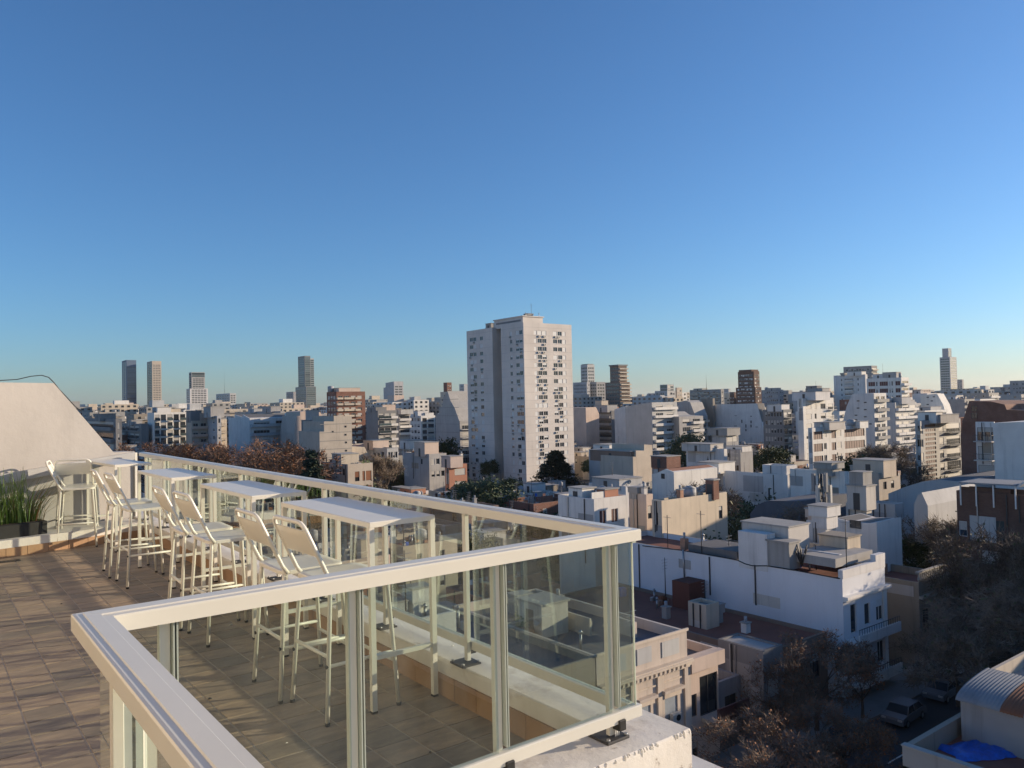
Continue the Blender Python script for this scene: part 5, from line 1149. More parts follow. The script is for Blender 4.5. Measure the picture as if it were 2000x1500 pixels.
# old ornamented house
ob = aty(1341, 1231, FY); ox0 = aty(1165, 1310, FY).x; ox1 = ob.x; OZ = ob.z
oh = Bw('ornate old cream house front with a heavy cornice and tall shutters', ox0, FY, ox1, FY+16, OZ, 52, 'oldcream', 'slate', bits=[('hut', .3, .5, 2.4, 2.6, 2.2, 'oldwhite'), ('ac', .6, .4), ('ac', .65, .55), ('chim', .8, .7, 1.2, 'clay'), ('boxtank', .5, .8, 1.2, 1.5), ('stub', .5, .5, 1, 6, 1.2), ('vent', .2, .2, 1.1), ('mast', .7, .3, 3.4)], left=[], front=[F([(.13, .27), (.72, .87)], 4.0, 4.9, 3.2, 1, fr='frame', shuts=(1,), shutm='shutterblue'), F([(.44, .56)], 4.0, 4.9, 3.2, 1, fr='frame', shuts=(1,), shutm='shutterblue')], keep=True) if M.update(oldcream=stucco('old_ornate_render', (.58, .50, .42), .6), shutterblue=paint('blue_grey_shutter', (.25, .29, .33), .6)) is None else None
rt = oh.location
def fbox(root, name, x0, x1, z0, z1, out, mat, y=FY):
    rt = root.location; m2 = MB(); m2.box(x0-rt.x, y-out-rt.y, z0-rt.z, x1-rt.x, y-.003-rt.y, z1-rt.z, M[mat]); return m2.build(name, root)
m2 = MB()
for (z0, z1, o) in ((OZ-2.35, OZ-2.2, .2), (OZ-2.2, OZ-1.95, .32), (OZ-1.95, OZ-1.8, .5), (OZ-1.8, OZ-1.72, .42)): m2.box(ox0-rt.x, FY-o-rt.y, z0-rt.z, ox1+.1-rt.x, FY-.003-rt.y, z1-.002-rt.z, M['oldcream'])
n = int((ox1-ox0)/.42)
for i in range(n): x = ox0+.1+i*.42; m2.box(x-rt.x, FY-.42-rt.y, OZ-2.2-rt.z, x+.2-rt.x, FY-.325-rt.y, OZ-1.96-rt.z, M['oldcream'])
m2.build('cornice', oh)
fbox(oh, 'parapet_coping', ox0-.02, ox1+.06, OZ+.002, OZ+.18, .12, 'oldcream')
for a, b in ((.1, .3), (.42, .58), (.7, .9)):
    x0, x1 = ox0+(ox1-ox0)*a, ox0+(ox1-ox0)*b; fbox(oh, 'parapet_panel', x0, x1, OZ-1.3, OZ-.3, .05, 'bluegrey')
for a in (0.0, .335, .63, .945):
    x0 = ox0+(ox1-ox0)*a; fbox(oh, 'pilaster', x0, x0+.6, G, OZ-2.36, .14, 'oldcream')
for a, b in ((.13, .27), (.44, .56), (.72, .87)):
    x0, x1 = ox0+(ox1-ox0)*a-.35, ox0+(ox1-ox0)*b+.35
    fbox(oh, 'window_hood', x0, x1, OZ-3.55, OZ-3.35, .38, 'oldcream'); fbox(oh, 'window_hood', x0+.15, x1-.15, OZ-3.9, OZ-3.56, .2, 'oldcream')
    fbox(oh, 'sill', x0+.2, x1-.2, OZ-7.45, OZ-7.25, .3, 'oldcream')
fbox(oh, 'string_course', ox0+.62, ox1-.7, OZ-2.95, OZ-2.85, .08, 'oldcream')
put('air_conditioner', AC, oh, (ox1-1.5-rt.x, FY-.001-rt.y, OZ-5.6-rt.z), 0)
# modern beige house beside it
mb0 = aty(1343, 1297, FY); mx1 = aty(1407, 1266, FY).x; MZ = aty(1405, 1267, FY).z
mh = Bw('modern beige house with dark recessed terrace beside the ornate old house', ox1+.15, FY+.25, mx1, FY+12, MZ, 55, 'pink', 'greyroof', left=[], front=[F([(.0+.03, .30)], 2.6, 3.2, 1.5, 2, fr='framed', shuts=(0, .3)), F([(.40, .97)], 1.6, 3.3, 2.7, 1, fr='framed', gl='glass', shuts=(0,)), F([(.45, .6), (.68, .85)], 5.6, 3, 2.6, 1, fr='framed', shuts=(0,))], keep=True, par=.6)
rt = mh.location
fbox(mh, 'roof_fascia', ox1+.15, mx1+.15, MZ-.95, MZ-.01, .5, 'pink', FY+.25)
m2 = MB(); m2.box(mx1*.45+ox1*.55-rt.x, FY-1.2-rt.y, MZ-4.6-rt.z, mx1+1.5-rt.x, FY+.247-rt.y, MZ-4.35-rt.z, M['beige']); m2.box(mx1*.45+ox1*.55-rt.x, FY-1.2-rt.y, MZ-4.35-rt.z, mx1+1.5-rt.x, FY-1.1-rt.y, MZ-3.4-rt.z, M['redpanel']); m2.build('balcony', mh)
gh0 = mx1+.1
g2 = aty(1490, 1272, FY)
gx1 = aty(1528, 1250, FY).x
Bw('low grey house with a recessed front between beige house and grey-roofed house', gh0, FY+2, g2.x-.1, FY+7, MZ-3.4, 56, 'grey', 'greyroof', left=[], front=[F([(.15, .45), (.6, .9)], 1.2, 3, 1.7, 2, fr='framed')], keep=True)
Bw('grey house with a pale flat roof slab and dark plank wall', g2.x, FY, gx1, atx(1402, 1250, g2.x).y, g2.z, 60, 'dgrey', 'whiteroof', left=[], front=[F([(.2, .8)], 1.4, 3.2, 2.2, 2, fr='framed')], keep=True, par=.12, coping='greyroof')
Bw('long low house with a dark red flat roof against the white wall', gx1+.05, FY+1.5, WX-.05, FY+26, WZ-4.6, 66, 'brown', 'redroof', left=[], front=[F(cols(3, .16), 1.4, 3.2, 2.0, 2, fr='framed')], keep=True, bits=[('chim', .3, .5, 1.0, 'concrete'), ('boxtank', .55, .35, 1.3, 1.6), ('chim', .5, .2, .8, 'white'), ('vent', .75, .7, 1.0)], par=.3)
ct = aty(1380, 1182, FY+9); 
tb = B('tall beige water-tower-like stair block behind the ornate house', 1344, 1379, 1404, 1182, (Vector((ct.x, ct.y, ct.z))-EYE).dot(fwd), 'beige', 'dgrey', left=[], front=[], name='stair_tower', par=.3, yb=1250)
Bw('low flat beige annex roof behind the ornate house', ox0+2, FY+17, ct.x-.3, FY+24, ct.z-3.6, 66, 'beige', 'greyroof', left=[], front=[], keep=True, par=.25, bits=[('boxtank', .3, .4, 1.0, .9)])
# walled roof yard and vaulted shed on the near side of the street
yc = atd(1762, 1456, 40); YX, YY, YZ = yc.x, yc.y, yc.z
yd = empty('walled_yard_building', (YX, YY, G)); tag(yd, 'stained building at lower right with a walled red roof yard', 'building'); rt = yd.location
m2 = MB(); y0_ = YY-14; x1_ = YX+24; zf = YZ-1.0-rt.z; H_ = YZ-rt.z
m2.box(0, -14, 0, 24, 0, zf-.005, M['concrete'], 't'); m2.box(0, -14, zf-.2, .3, 0, H_, M['concrete']); m2.box(.302, -.3, zf-.1, 24, -.002, H_-.002, M['stained']); m2.build('wall', yd)
m2 = MB(); m2.quad((.3, -14, zf), (24, -14, zf), (24, -.3, zf), (.3, -.3, zf), M['redroof']); m2.build('roof_floor', yd)
m2 = MB(); m2.box(-.06, -14, H_+.001, .36, .04, H_+.07, M['concrete']); m2.build('coping', yd)
ev = aty(1872, 1367, YY-.5)
vs = empty('vaulted_shed', (ev.x, YY-8, ev.z-2.5)); tag(vs, 'shed with an arched corrugated metal roof, rusty middle sheet, beside the roof yard', 'shed')
m2 = MB(); m2.box(0, -12, YZ-1.05-(ev.z-2.5), 12, 7.4, 2.5, M['concrete']); m2.build('wall', vs)
N_ = 14
def arc(t): an = radians(t*84); return (4.6*(1-cos(an)), 2.5+.85*sin(an))
for sidx in range(13):
    m2 = MB(); ya, yb_ = 7.6-sidx*1.1, 7.6-(sidx+1)*1.1; mt = M['rust'] if sidx in (2,) else M['metalroof']; k = m2.mi(mt); nn = 12
    for i in range(N_+1):
        x, z = arc(i/N_)
        for j in range(nn+1): m2.v.append((x-.15, ya+(yb_-ya)*j/nn, z+(.035 if j % 2 else 0)))
    for i in range(N_):
        for j in range(nn):
            a = i*(nn+1)+j; m2.f.append((a, a+nn+1, a+nn+2, a+1)); m2.m.append(k); m2.sm.append(False)
    m2.build('roof_sheet', vs)
m2 = MB(); m2.prism([(-.02, 7.45, 2.5)]+[(arc(i/8)[0], 7.45, arc(i/8)[1]-.03) for i in range(9)]+[(12, 7.45, 3.3), (12, 7.45, 2.5)], (0, -.2, 0), M['beige']); m2.build('gable', vs)
m2 = MB(); tp = atz(1915, 1468, YZ-1.0); r = random.Random(8); nx, ny = 10, 8; k = m2.mi(M['bluetarp'])
for i in range(nx+1):
    for j in range(ny+1): m2.v.append((-1.7+3.4*i/nx+r.uniform(-.1, .1)-.25*(j/ny), -1.0+2.0*j/ny+r.uniform(-.08, .08), .03+(r.uniform(.05, .28) if 0 < i < nx and 0 < j < ny else 0)))
for i in range(nx):
    for j in range(ny): a = i*(ny+1)+j; m2.f.append((a, a+ny+1, a+ny+2, a+1)); m2.m.append(k); m2.sm.append(True)
tpo = m2.build('tarpaulin', None, (tp.x, tp.y, tp.z), -.5); tag(tpo, 'crumpled bright blue tarpaulin lying on the red roof yard', 'tarpaulin')
# ------------------------------------------------------------------ low houses right under our railing (seen through the glass)
def low(label, x0, y0, x1, y1, h, mat, roofm, left=None, front=None, bits=()):
    return Bw(label, x0, y0, x1, y1, G+h, 30, mat, roofm, left, front, bits, keep=True, par=.5)
low('white roof cabin with two dark doorways seen through the glass', 21.0, 38.5, 25.0, 43, 12.6, 'white', 'greyroof', [F([(.3, .5)], .7, 3, 2.1, 1, fr='framed', shuts=(0,))], [F([(.55, .8)], .7, 3, 2.1, 1, fr='framed', shuts=(0,))], [('boxtank', .3, .5, 1.0, 1.1, 'bluegrey'), ('boxtank', .7, .5, 1.2, 1.7, 'white')])
low('dark flat roof with clutter around the white roof cabin', 13.4, 35, ox0-.1, 50, 9.2, 'stained', 'slate', None, None, [('chim', .1, .7, 1.2), ('ac', .2, .5), ('ac', .3, .55), ('vent', .15, .6, 1), ('vent', .9, .8, 1.4)])
low('brown roof directly below the glass of the railing', 1, 35, 13.2, 49, 7.2, 'brown', 'slate', None, None, [('hut', .75, .7, 3, 3, 2.2, 'bluegrey'), ('vent', .3, .5, 1.2), ('vent', .4, .6, 1.2), ('ac', .5, .3), ('ac', .55, .3)])
low('long cream-walled roof terrace with a terracotta stair hut behind the glass', 14, 52, 33, 64, 8.6, 'cream', 'greyroof', None, [F(cols(4, .08), 1.2, 3, 1.6, 2, fr='framed')], [('chim', .2, .3, 1.2), ('hut', .7, .6, 3, 4, 2.4, 'terracotta'), ('tank', .4, .7, .8, 1.1)])
low('low rusty-roofed workshop below the far bar tables', 1, 50.5, 13.6, 66, 6.4, 'concrete', 'rust', None, None, [('vent', .4, .4, 1), ('chim', .7, .2, 1.2)])
low('grey house with a pale zinc roof below the far bar tables', 1, 68, 14, 88, 8.2, 'grey', 'metalroof', None, None, [('ac', .3, .4), ('vent', .6, .4, 1.2), ('hut', .5, .8, 3, 3, 2, 'white')])
low('pink house with a clay-tiled roof behind the cream roof terrace', 15, 66, 34, 79, 8.4, 'pink', 'tileroof', None, [F(cols(3, .12), 1.2, 3, 1.6, 1)], [('chim', .4, .4, 1.4), ('tank', .7, .5, .9, 1.1)])
# ------------------------------------------------------------------ trees
M['bark'] = stucco('tree_bark', (.10, .075, .055), .4, 2)
M['twig'] = leafmat('bare_twigs', (.12, .075, .055), (.22, .14, .095), .9)
M['twigd'] = leafmat('dark_bare_twigs', (.095, .072, .053), (.19, .14, .10), .9)
M['rusty'] = leafmat('rusty_autumn_leaf', (.16, .065, .025), (.30, .13, .05), .8)
M['green'] = leafmat('evergreen_leaf', (.022, .04, .014), (.06, .085, .026), .7)
M['conif'] = leafmat('conifer_needles', (.012, .024, .012), (.032, .05, .022), .8)
M['olive'] = leafmat('olive_leaf', (.05, .06, .02), (.10, .105, .04), .7)
def grow(m2, p, d, r, ln, lvl, rg, tips, mt, bend=.28, nchild=(2, 3)):
    n = 3; pts = [p]; q = p.copy(); dd = d.copy()
    for i in range(n):
        dd = (dd+Vector((rg.uniform(-1, 1), rg.uniform(-1, 1), rg.uniform(-.4, .9)))*bend*.5).normalized(); q = q+dd*(ln/n); pts.append(q.copy())
    m2.tube(pts, [r*(1-.16*i) for i in range(n+1)], mt, 6 if r > .06 else 4, caps=False)
    if lvl == 0: tips.append((pts[-1], dd)); return
    if lvl <= 2: tips.append((pts[2], dd))
    for c in range(rg.randint(*nchild)):
        a = rg.uniform(0, 2*pi); sp = rg.uniform(.45, .95)
        u = dd.orthogonal().normalized(); w = dd.cross(u)
        nd = (dd+(u*cos(a)+w*sin(a))*sp).normalized()
        grow(m2, pts[-1] if c else pts[-1], nd, r*.58, ln*rg.uniform(.62, .82), lvl-1, rg, tips, mt, bend, nchild)
def twig_crown(m2, tips, rg, per, size, mats, leaf=0.0, leafm=None):
    for (p, d) in tips:
        for k in range(per):
            dr = (d*.7+Vector((rg.gauss(0, 1), rg.gauss(0, 1), rg.gauss(.25, .8)))).normalized()
            o = p+Vector((rg.gauss(0, .25), rg.gauss(0, .25), rg.gauss(0, .25)))*size
            e = o+dr*size*rg.uniform(.6, 1.5); s = dr.orthogonal().normalized()*size*.045
            m2.tri(o-s, o+s, e, rg.choice(mats))
            if leaf and rg.random() < leaf:
                c = o+(e-o)*rg.uniform(.3, 1); a = Vector((rg.gauss(0, 1), rg.gauss(0, 1), rg.gauss(0, 1))).normalized()*size*.16; b = a.orthogonal().normalized()*size*.12
                m2.quad(c-a, c+b, c+a, c-b, leafm)
def bare_tree(seed, h, spread, lvl, per, mats, leaf, leafm, trunkh=.28):
    rg = random.Random(seed); t = MB(); tips = []
    th = h*trunkh
    t.tube([(0, 0, -.2), (rg.uniform(-.1, .1), rg.uniform(-.1, .1), th*.5), (0, 0, th)], [h*.026, h*.021, h*.018], M['bark'], 9, caps=False)
    for c in range(4):
        a = c*pi/2+rg.uniform(-.5, .5); grow(t, Vector((0, 0, th*rg.uniform(.86, 1.0))), Vector((cos(a)*spread, sin(a)*spread, 1)).normalized(), h*.012, h*.26, lvl, rg, tips, M['bark'])
    c = MB(); twig_crown(c, tips, rg, per, h*.085, mats, leaf, leafm)
    return t.mesh('trunk'), c.mesh('crown')
def leafy(seed, h, r, mat, nclump=70, per=46, conical=False, leafsz=.3):
    rg = random.Random(seed); t = MB(); t.tube([(0, 0, -.2), (.05, 0, h*.35), (0, .05, h*.8)], [h*.03, h*.022, h*.008], M['bark'], 8, caps=False)
    c = MB()
    for k in range(nclump):
        if conical:
            f = rg.random()**.75; z = h*(.06+.94*(1-f)) if False else h*(.05+.93*f); rr = r*(1-f)**.75*(.55+.45*rg.random())+.15; a = rg.uniform(0, 2*pi)
            o = Vector((cos(a)*rr, sin(a)*rr, z)); cs = .5+.09*h*(1-f)*.6
        else:
            a = rg.uniform(0, 2*pi); ph = math.asin(rg.uniform(-.5, 1)); q = rg.uniform(.55, 1)
            o = Vector((cos(a)*cos(ph)*r*q, sin(a)*cos(ph)*r*q, h*.55+sin(ph)*h*.42*q)); cs = r*.26
            t.tube([(0, 0, h*.4), tuple(o*.6+Vector((0, 0, h*.17)))], [h*.008, .02], M['bark'], 4, caps=False) if k % 8 == 0 else None
        for j in range(per):
            p = o+Vector((rg.gauss(0, 1), rg.gauss(0, 1), rg.gauss(0, .7 if not conical else .5)))*cs*.6
            u = Vector((rg.gauss(0, 1), rg.gauss(0, 1), rg.gauss(0, .6) - (.8 if conical else 0))).normalized()*leafsz*rg.uniform(.6, 1.3); w = u.orthogonal().normalized()*leafsz*.45
            c.quad(p-u, p+w, p+u, p-w, mat)
    return t.mesh('trunk'), c.mesh('crown')
TR = {
 'plaza': [bare_tree(11+i, 15, .95, 3, 20, [M['twig'], M['twig'], M['twigd'], M['rusty']], .28, M['rusty']) for i in range(3)],
 'street': [bare_tree(31+i, 11, .8, 4, 13, [M['twigd'], M['twigd'], M['twig']], .3, M['rusty']) for i in range(3)],
 'dark': [bare_tree(51+i, 13, .9, 4, 17, [M['twigd']], .06, M['olive']) for i in range(2)],
 'green': [leafy(71+i, 9, 4.2, M['green'], 60, 60, leafsz=.30) for i in range(2)],
 'olive': [leafy(81, 6, 3.0, M['olive'], 45, 50, leafsz=.22)],
 'conif': [leafy(91, 17, 5.2, M['conif'], 190, 40, True, .42)],
 'cypress': [leafy(95, 14, 2.2, M['conif'], 120, 40, True, .34)],
}
TLAB = set()
def tree(kind, label, px, pyt, d, group=None, vi=0, sc=None, zb=G, hbase=None):
    """tree whose top is seen at photo point (px, pyt) at distance d"""
    p = atd(px, pyt, d); H0 = {'plaza': 14.2, 'street': 11.6, 'dark': 13.2, 'green': 9.3, 'olive': 6.2, 'conif': 16.6, 'cypress': 13.8}[kind]
    h = p.z-zb; s = h/H0
    root = empty(kind_name[kind], (p.x, p.y, zb), random.Random(px).uniform(0, 6)); tag(root, label, 'tree', group)
    w = s if sc is None else sc
    a, b = TR[kind][vi % len(TR[kind])]
    for nm, me in (('trunk', a), ('crown', b)):
        o = put(nm, me, root); o.scale = (w, w, s)
    return root
kind_name = {'plaza': 'bare_tree', 'street': 'street_tree', 'dark': 'bare_tree', 'green': 'evergreen_tree', 'olive': 'shrub', 'conif': 'conifer_tree', 'cypress': 'cypress_tree'}
gp = 'autumn trees beyond the railing'
for i, (px, py, d, lab) in enumerate((
    (262, 862, 200, 'russet bare tree next to the slanted wall, leftmost of the row'), (292, 872, 180, 'low russet bare tree below the white balcony grid'),
    (345, 868, 175, 'dark brown bare tree under the cream flats with pink balconies'), (392, 864, 190, 'brown bare tree below the blue-white slab end'),
    (432, 858, 180, 'tallest russet bare tree in the middle of the row'), (470, 864, 165, 'wide golden-twigged bare tree below the white stepped party wall'),
    (512, 884, 155, 'dark brown bare tree below the grey slab with window bands'), (545, 876, 160, 'russet bare tree left of the one by the sunlit wedge wall'),
    (574, 866, 150, 'orange-brown bare tree rising in front of the sunlit wedge wall'))):
    tree('plaza', lab, px, py, d, gp, i)
tree('cypress', 'dark narrow evergreen between the bare trees and the two-tone block', 608, 882, 140, None)
tree('conif', 'big dark conifer standing against the foot of the white tower', 1085, 882, 205, None, 0, 1.3)
tree('green', 'broad dark evergreen tree left of the tower foot', 952, 926, 150, 'dark evergreens', 0, 1.35)
tree('green', 'second dark evergreen behind the broad one, lower and farther left', 918, 936, 158, 'dark evergreens', 1, 1.1)
tree('green', 'small round evergreen touching the shaded tower wall', 1000, 930, 190, 'dark evergreens', 1, .7)
tree('green', 'evergreen hump in front of the banded grey party wall', 868, 853, 255, 'dark evergreens', 0, 1.2)
tree('green', 'round evergreen behind the white roofs right of the tower', 1345, 840, 235, 'dark evergreens', 1, 1.4)
tree('olive', 'leafy bush below the ochre half of the two-tone block', 741, 940, 140, None, 0, 1.3)
tree('dark', 'brownish leafless tree right of the two-tone low block', 735, 892, 175, None, 0)
tree('green', 'dark bush mass in the yard below the long cream flank wall', 1360, 1022, 93, 'dark evergreens', 0, .8)
tree('olive', 'olive-green tree in the yard behind the long cream house', 1440, 990, 98, None, 0, 1.1)
tree('olive', 'yellowish bush near the slate shed', 1487, 958, 116, None, 0, 1.2)
tree('dark', 'bare grey tree in front of the white twin-window house', 1385, 940, 128, None, 1)
tree('green', 'dark tree hump in front of the red-banded long block', 1652, 885, 150, 'dark evergreens', 0, 1.2)
tree('dark', 'dark bare tree below the small brick house at right', 1722, 870, 185, None, 0)
tree('dark', 'grey bare tree right of the red-banded long block', 1700, 880, 175, None, 1)
tree('dark', 'dim bare tree left of the vertical striped flats', 1770, 900, 160, None, 1)
tree('green', 'dark evergreen clump in front of the dark flats with balconies', 1500, 868, 215, 'dark evergreens', 1, 1.4)
tree('olive', 'palm-like bush on the terrace by the cream house', 1205, 946, 140, None, 0, .9)
tree('dark', 'bare reddish tree against the brick end house', 1590, 985, 96, None, 1)
gs = 'street trees along the pavement'
for i, (px, py, d, lab) in enumerate((
    (1590, 1232, 58, 'street tree with rusty leaves reaching up the white party wall'), (1680, 1262, 60, 'street tree with sparse leaves in front of the lower balcony'),
    (1520, 1290, 54, 'street tree in front of the grey-roofed house'), (1470, 1385, 46, 'orange-brown street tree nearest the bottom edge, below the beige house'),
    (1590, 1370, 50, 'reddish street tree left of the parked light car'), (1675, 1400, 47, 'dark street tree standing before the walled roof yard'),
    (1560, 1460, 41, 'rust-leaved street tree at the bottom edge of the photo'), (1650, 1470, 43, 'brown street tree at the bottom edge beside the walled yard'))):
    tree('street', lab, px, py, d, gs, i, zb=G)
gd = 'big bare trees over the right side of the street'
for i, (px, py, d, lab) in enumerate((
    (1960, 1048, 70, 'huge dark bare tree crowding the right frame edge'), (1925, 1082, 76, 'dark bare tree beside the blue-white sheet roof'), (1990, 1150, 58, 'lower dark bare tree at the right frame edge above the vaulted shed'),
    (1805, 1012, 92, 'bare tree in front of the arched warehouse roof'), (1862, 1010, 88, 'bare tree between the warehouse and the brown brick house'),
    (1930, 1175, 64, 'dark bare tree just right of the weathered brown building'), (1868, 1240, 62, 'dark bare tree over the far parked cars'), (1950, 1230, 54, 'darkest bare tree directly above the vaulted shed'))):
    tree('dark', lab, px, py, d, gd, i, .66 if px < 1940 else .8)

# ------------------------------------------------------------------ cars and lamps
def car_meshes(paintm):
    L, W = 4.1, 1.68; P = M[paintm]
    b = MB(); prof = [(-2.05, .32), (-2.05, .62), (-1.98, .80), (-1.2, .90), (1.35, .92), (1.95, .86), (2.05, .60), (2.05, .32)]
    b.prism([(x, -W/2, z) for x, z in prof], (0, W, 0), P)
    b.box(-.75, -W/2+.12, 1.385, 1.0, W/2-.12, 1.42, P)
    for sx in ((-1.18, .9, -.76, 1.39), (.02, .9, .06, 1.39), (1.62, .91, 1.01, 1.39)):
        for sy in (-1, 1):
            y0, y1 = sy*(W/2-.04), sy*(W/2-.13); b.tube([(sx[0], y0, sx[1]), (sx[2], y1, sx[3])], .035, P, 5)
    g = MB()
    lo = [(-1.2, .9), (1.6, .9)]; hi = [(-.74, 1.385), (.99, 1.385)]
    A = [(lo[0][0], -W/2+.06, .9), (lo[1][0], -W/2+.06, .9), (lo[1][0], W/2-.06, .9), (lo[0][0], W/2-.06, .9)]; T_ = [(hi[0][0], -W/2+.15, 1.384), (hi[1][0], -W/2+.15, 1.384), (hi[1][0], W/2-.15, 1.384), (hi[0][0], W/2-.15, 1.384)]
    for i in range(4): j = (i+1) % 4; g.quad(A[i], A[j], T_[j], T_[i], M['glass'])
    w = MB(); w.tube([(0, -.1, 0), (0, .1, 0)], .31, M['black'], 14); w.tube([(0, -.105, 0), (0, -.1, 0)], .19, M['steel'], 10); w.tube([(0, .1, 0), (0, .105, 0)], .19, M['steel'], 10)
    h = MB(); h.cbox(-.04, -.16, -.07, .03, .16, .07, M['acw'], .01)
    t = MB(); t.cbox(-.03, -.12, -.09, .04, .12, .09, M['redpanel'], .01)
    return b.mesh('body'), g.mesh('cabin_glass'), w.mesh('wheel'), h.mesh('headlight'), t.mesh('tail_light')
for n_, c in (('silver', (.16, .165, .175)), ('graphite', (.08, .085, .09)), ('carwhite', (.25, .25, .25)), ('wine', (.16, .03, .03))): M[n_] = paint('car_paint_'+n_, c, .25, .02)
def car(label, x, y, rz, pm, zr=G-.15):
    root = empty('parked_car', (x, y, zr), rz); tag(root, label, 'car', 'cars parked along the kerb')
    b, g, w, h, t = car_meshes(pm); put('body', b, root); put('cabin_glass', g, root)
    for sx in (-1.28, 1.25):
        for sy in (-.77, .77): put('wheel', w, root, (sx, sy, .31))
    for sy in (-.6, .6): put('headlight', h, root, (-2.03, sy, .66)); put('tail_light', t, root, (2.02, sy, .7))
c1 = atz(1765, 1390, G+.5); c2 = atz(1842, 1345, G+.5)
car('light grey parked car in the clear gap of the street, windscreen towards the camera', c1.x, c1.y, .05, 'silver')
car('dim grey parked car farther up the street, under the bare trees', c2.x, c2.y, .04, 'silver')
c3 = atz(1675, 1450, G+.5); car('dark parked car half hidden by street trees at the bottom', c3.x, 30.4, .02, 'graphite')
c4 = atz(1900, 1300, G+.5); car('pale parked car far up the shaded street', c4.x+4, c1.y+.2, .03, 'carwhite')
# ------------------------------------------------------------------ unseen blocks added beyond the frame to keep the low sun off the street
for i, (x0, x1, h) in enumerate(((78, 98, 14), (100, 124, 17.5), (128, 160, 17), (165, 200, 19))):
    Bw(('four-storey', 'five-storey', 'wide', 'six-storey')[i]+' grey block, unseen, added on the near side to shade the street', x0, -4, x1, 17.5, G+h, 120, 'grey', left=[F(cols(6, .09), 1.2, 3, 1.6, 4)], front=[], name='apartment_building', keep=True)
for i, (x0, y0, x1, y1, h) in enumerate(((135, 36, 150, 50, 22), (215, 30, 240, 52, 30), (250, -30, 275, -5, 34))):
    if proj((x0, y1, 0))[0] > 2010: Bw('tall pale block number '+('near', 'mid', 'far')[i]+' added unseen beyond the right frame edge to shade the street', x0, y0, x1, y1, G+h, 160, 'beige', left=[F(cols(5, .1), 1.2, 3, 1.6, 6)], front=[], name='apartment_building', keep=True)

# ------------------------------------------------------------------ packed low houses and flats filling the city between
def rect_hit(a, b): return a[0] < b[2] and b[0] < a[2] and a[1] < b[3] and b[1] < a[3]
taken = [n[:4] for n in NAMED]
vis = [n for n in NAMED if n[4] != n[5]]
LAND = [((n[4]+n[5])/2, n[8]) for n in vis]
fr_ = random.Random(2024); used_labels = {}
WALLS = [('white', 'white', 4), ('weathered white', 'oldwhite', 4), ('cream', 'cream', 1.5), ('beige', 'beige', 2), ('grey', 'grey', 2), ('blue-grey', 'bluegrey', 1), ('pink', 'pink', 1), ('brick', 'brick', 1.8), ('ochre', 'stained', 2.5), ('concrete', 'concrete', 2.5), ('terracotta', 'terracotta', .8), ('brown', 'brown', 1), ('dark grey', 'dgrey', 1.2)]
ROOFS = [('grey', 'greyroof', 4), ('red', 'redroof', 4), ('pale', 'whiteroof', 1.6), ('dark', 'slate', 3), ('tiled', 'tileroof', 1.5), ('zinc', 'metalroof', 1.4)]
def pick(L):
    s = fr_.uniform(0, sum(x[2] for x in L))
    for x in L:
        s -= x[2]
        if s <= 0: return x
    return L[-1]
LM = [(912, 'left', 'the white tower'), (1118, 'right', 'the white tower')]
LMK = [(300, 'the white balcony grid'), (470, 'the stepped party wall'), (590, 'the sunlit wedge wall'), (655, 'the beige panel wall'), (745, 'the dark balconied flats'), (870, 'the banded grey wall'), (965, 'the shaded tower side'), (1070, 'the sunlit tower side'), (1160, 'the narrow sunlit slab'), (1245, 'the plain blue-grey wall'), (1300, 'the wide grey wall'), (1440, 'the big white wall'), (1595, 'the white framed flats'), (1675, 'the vented white wall'), (1750, 'the red-panelled block'), (1830, 'the striped flats'), (1920, 'the dark brick block'), (1990, 'the right frame edge')]
RELS = ['left of', 'below', 'right of']
def auto_label(kind, wall, roof, feats, px, d):
    lm = min(LMK, key=lambda t: abs(t[0]-px)); side = 'left of' if px < lm[0]-14 else ('right of' if px > lm[0]+14 else 'below')
    band = 'near' if d < 110 else ('midway' if d < 190 else ('distant' if d < 340 else 'far-off'))
    return f'{band} {wall} {kind}, {roof} roof with {feats[0] if feats else "bare top"}, {side} {lm[1]}'
nfill = 0; YARDS = []
def covers(px0, px1, pt, d):
    for n in vis:
        if n[8] > d-6 and n[5] > px0+1 and n[4] < px1-1 and pt < n[7]-3: return True
    return False
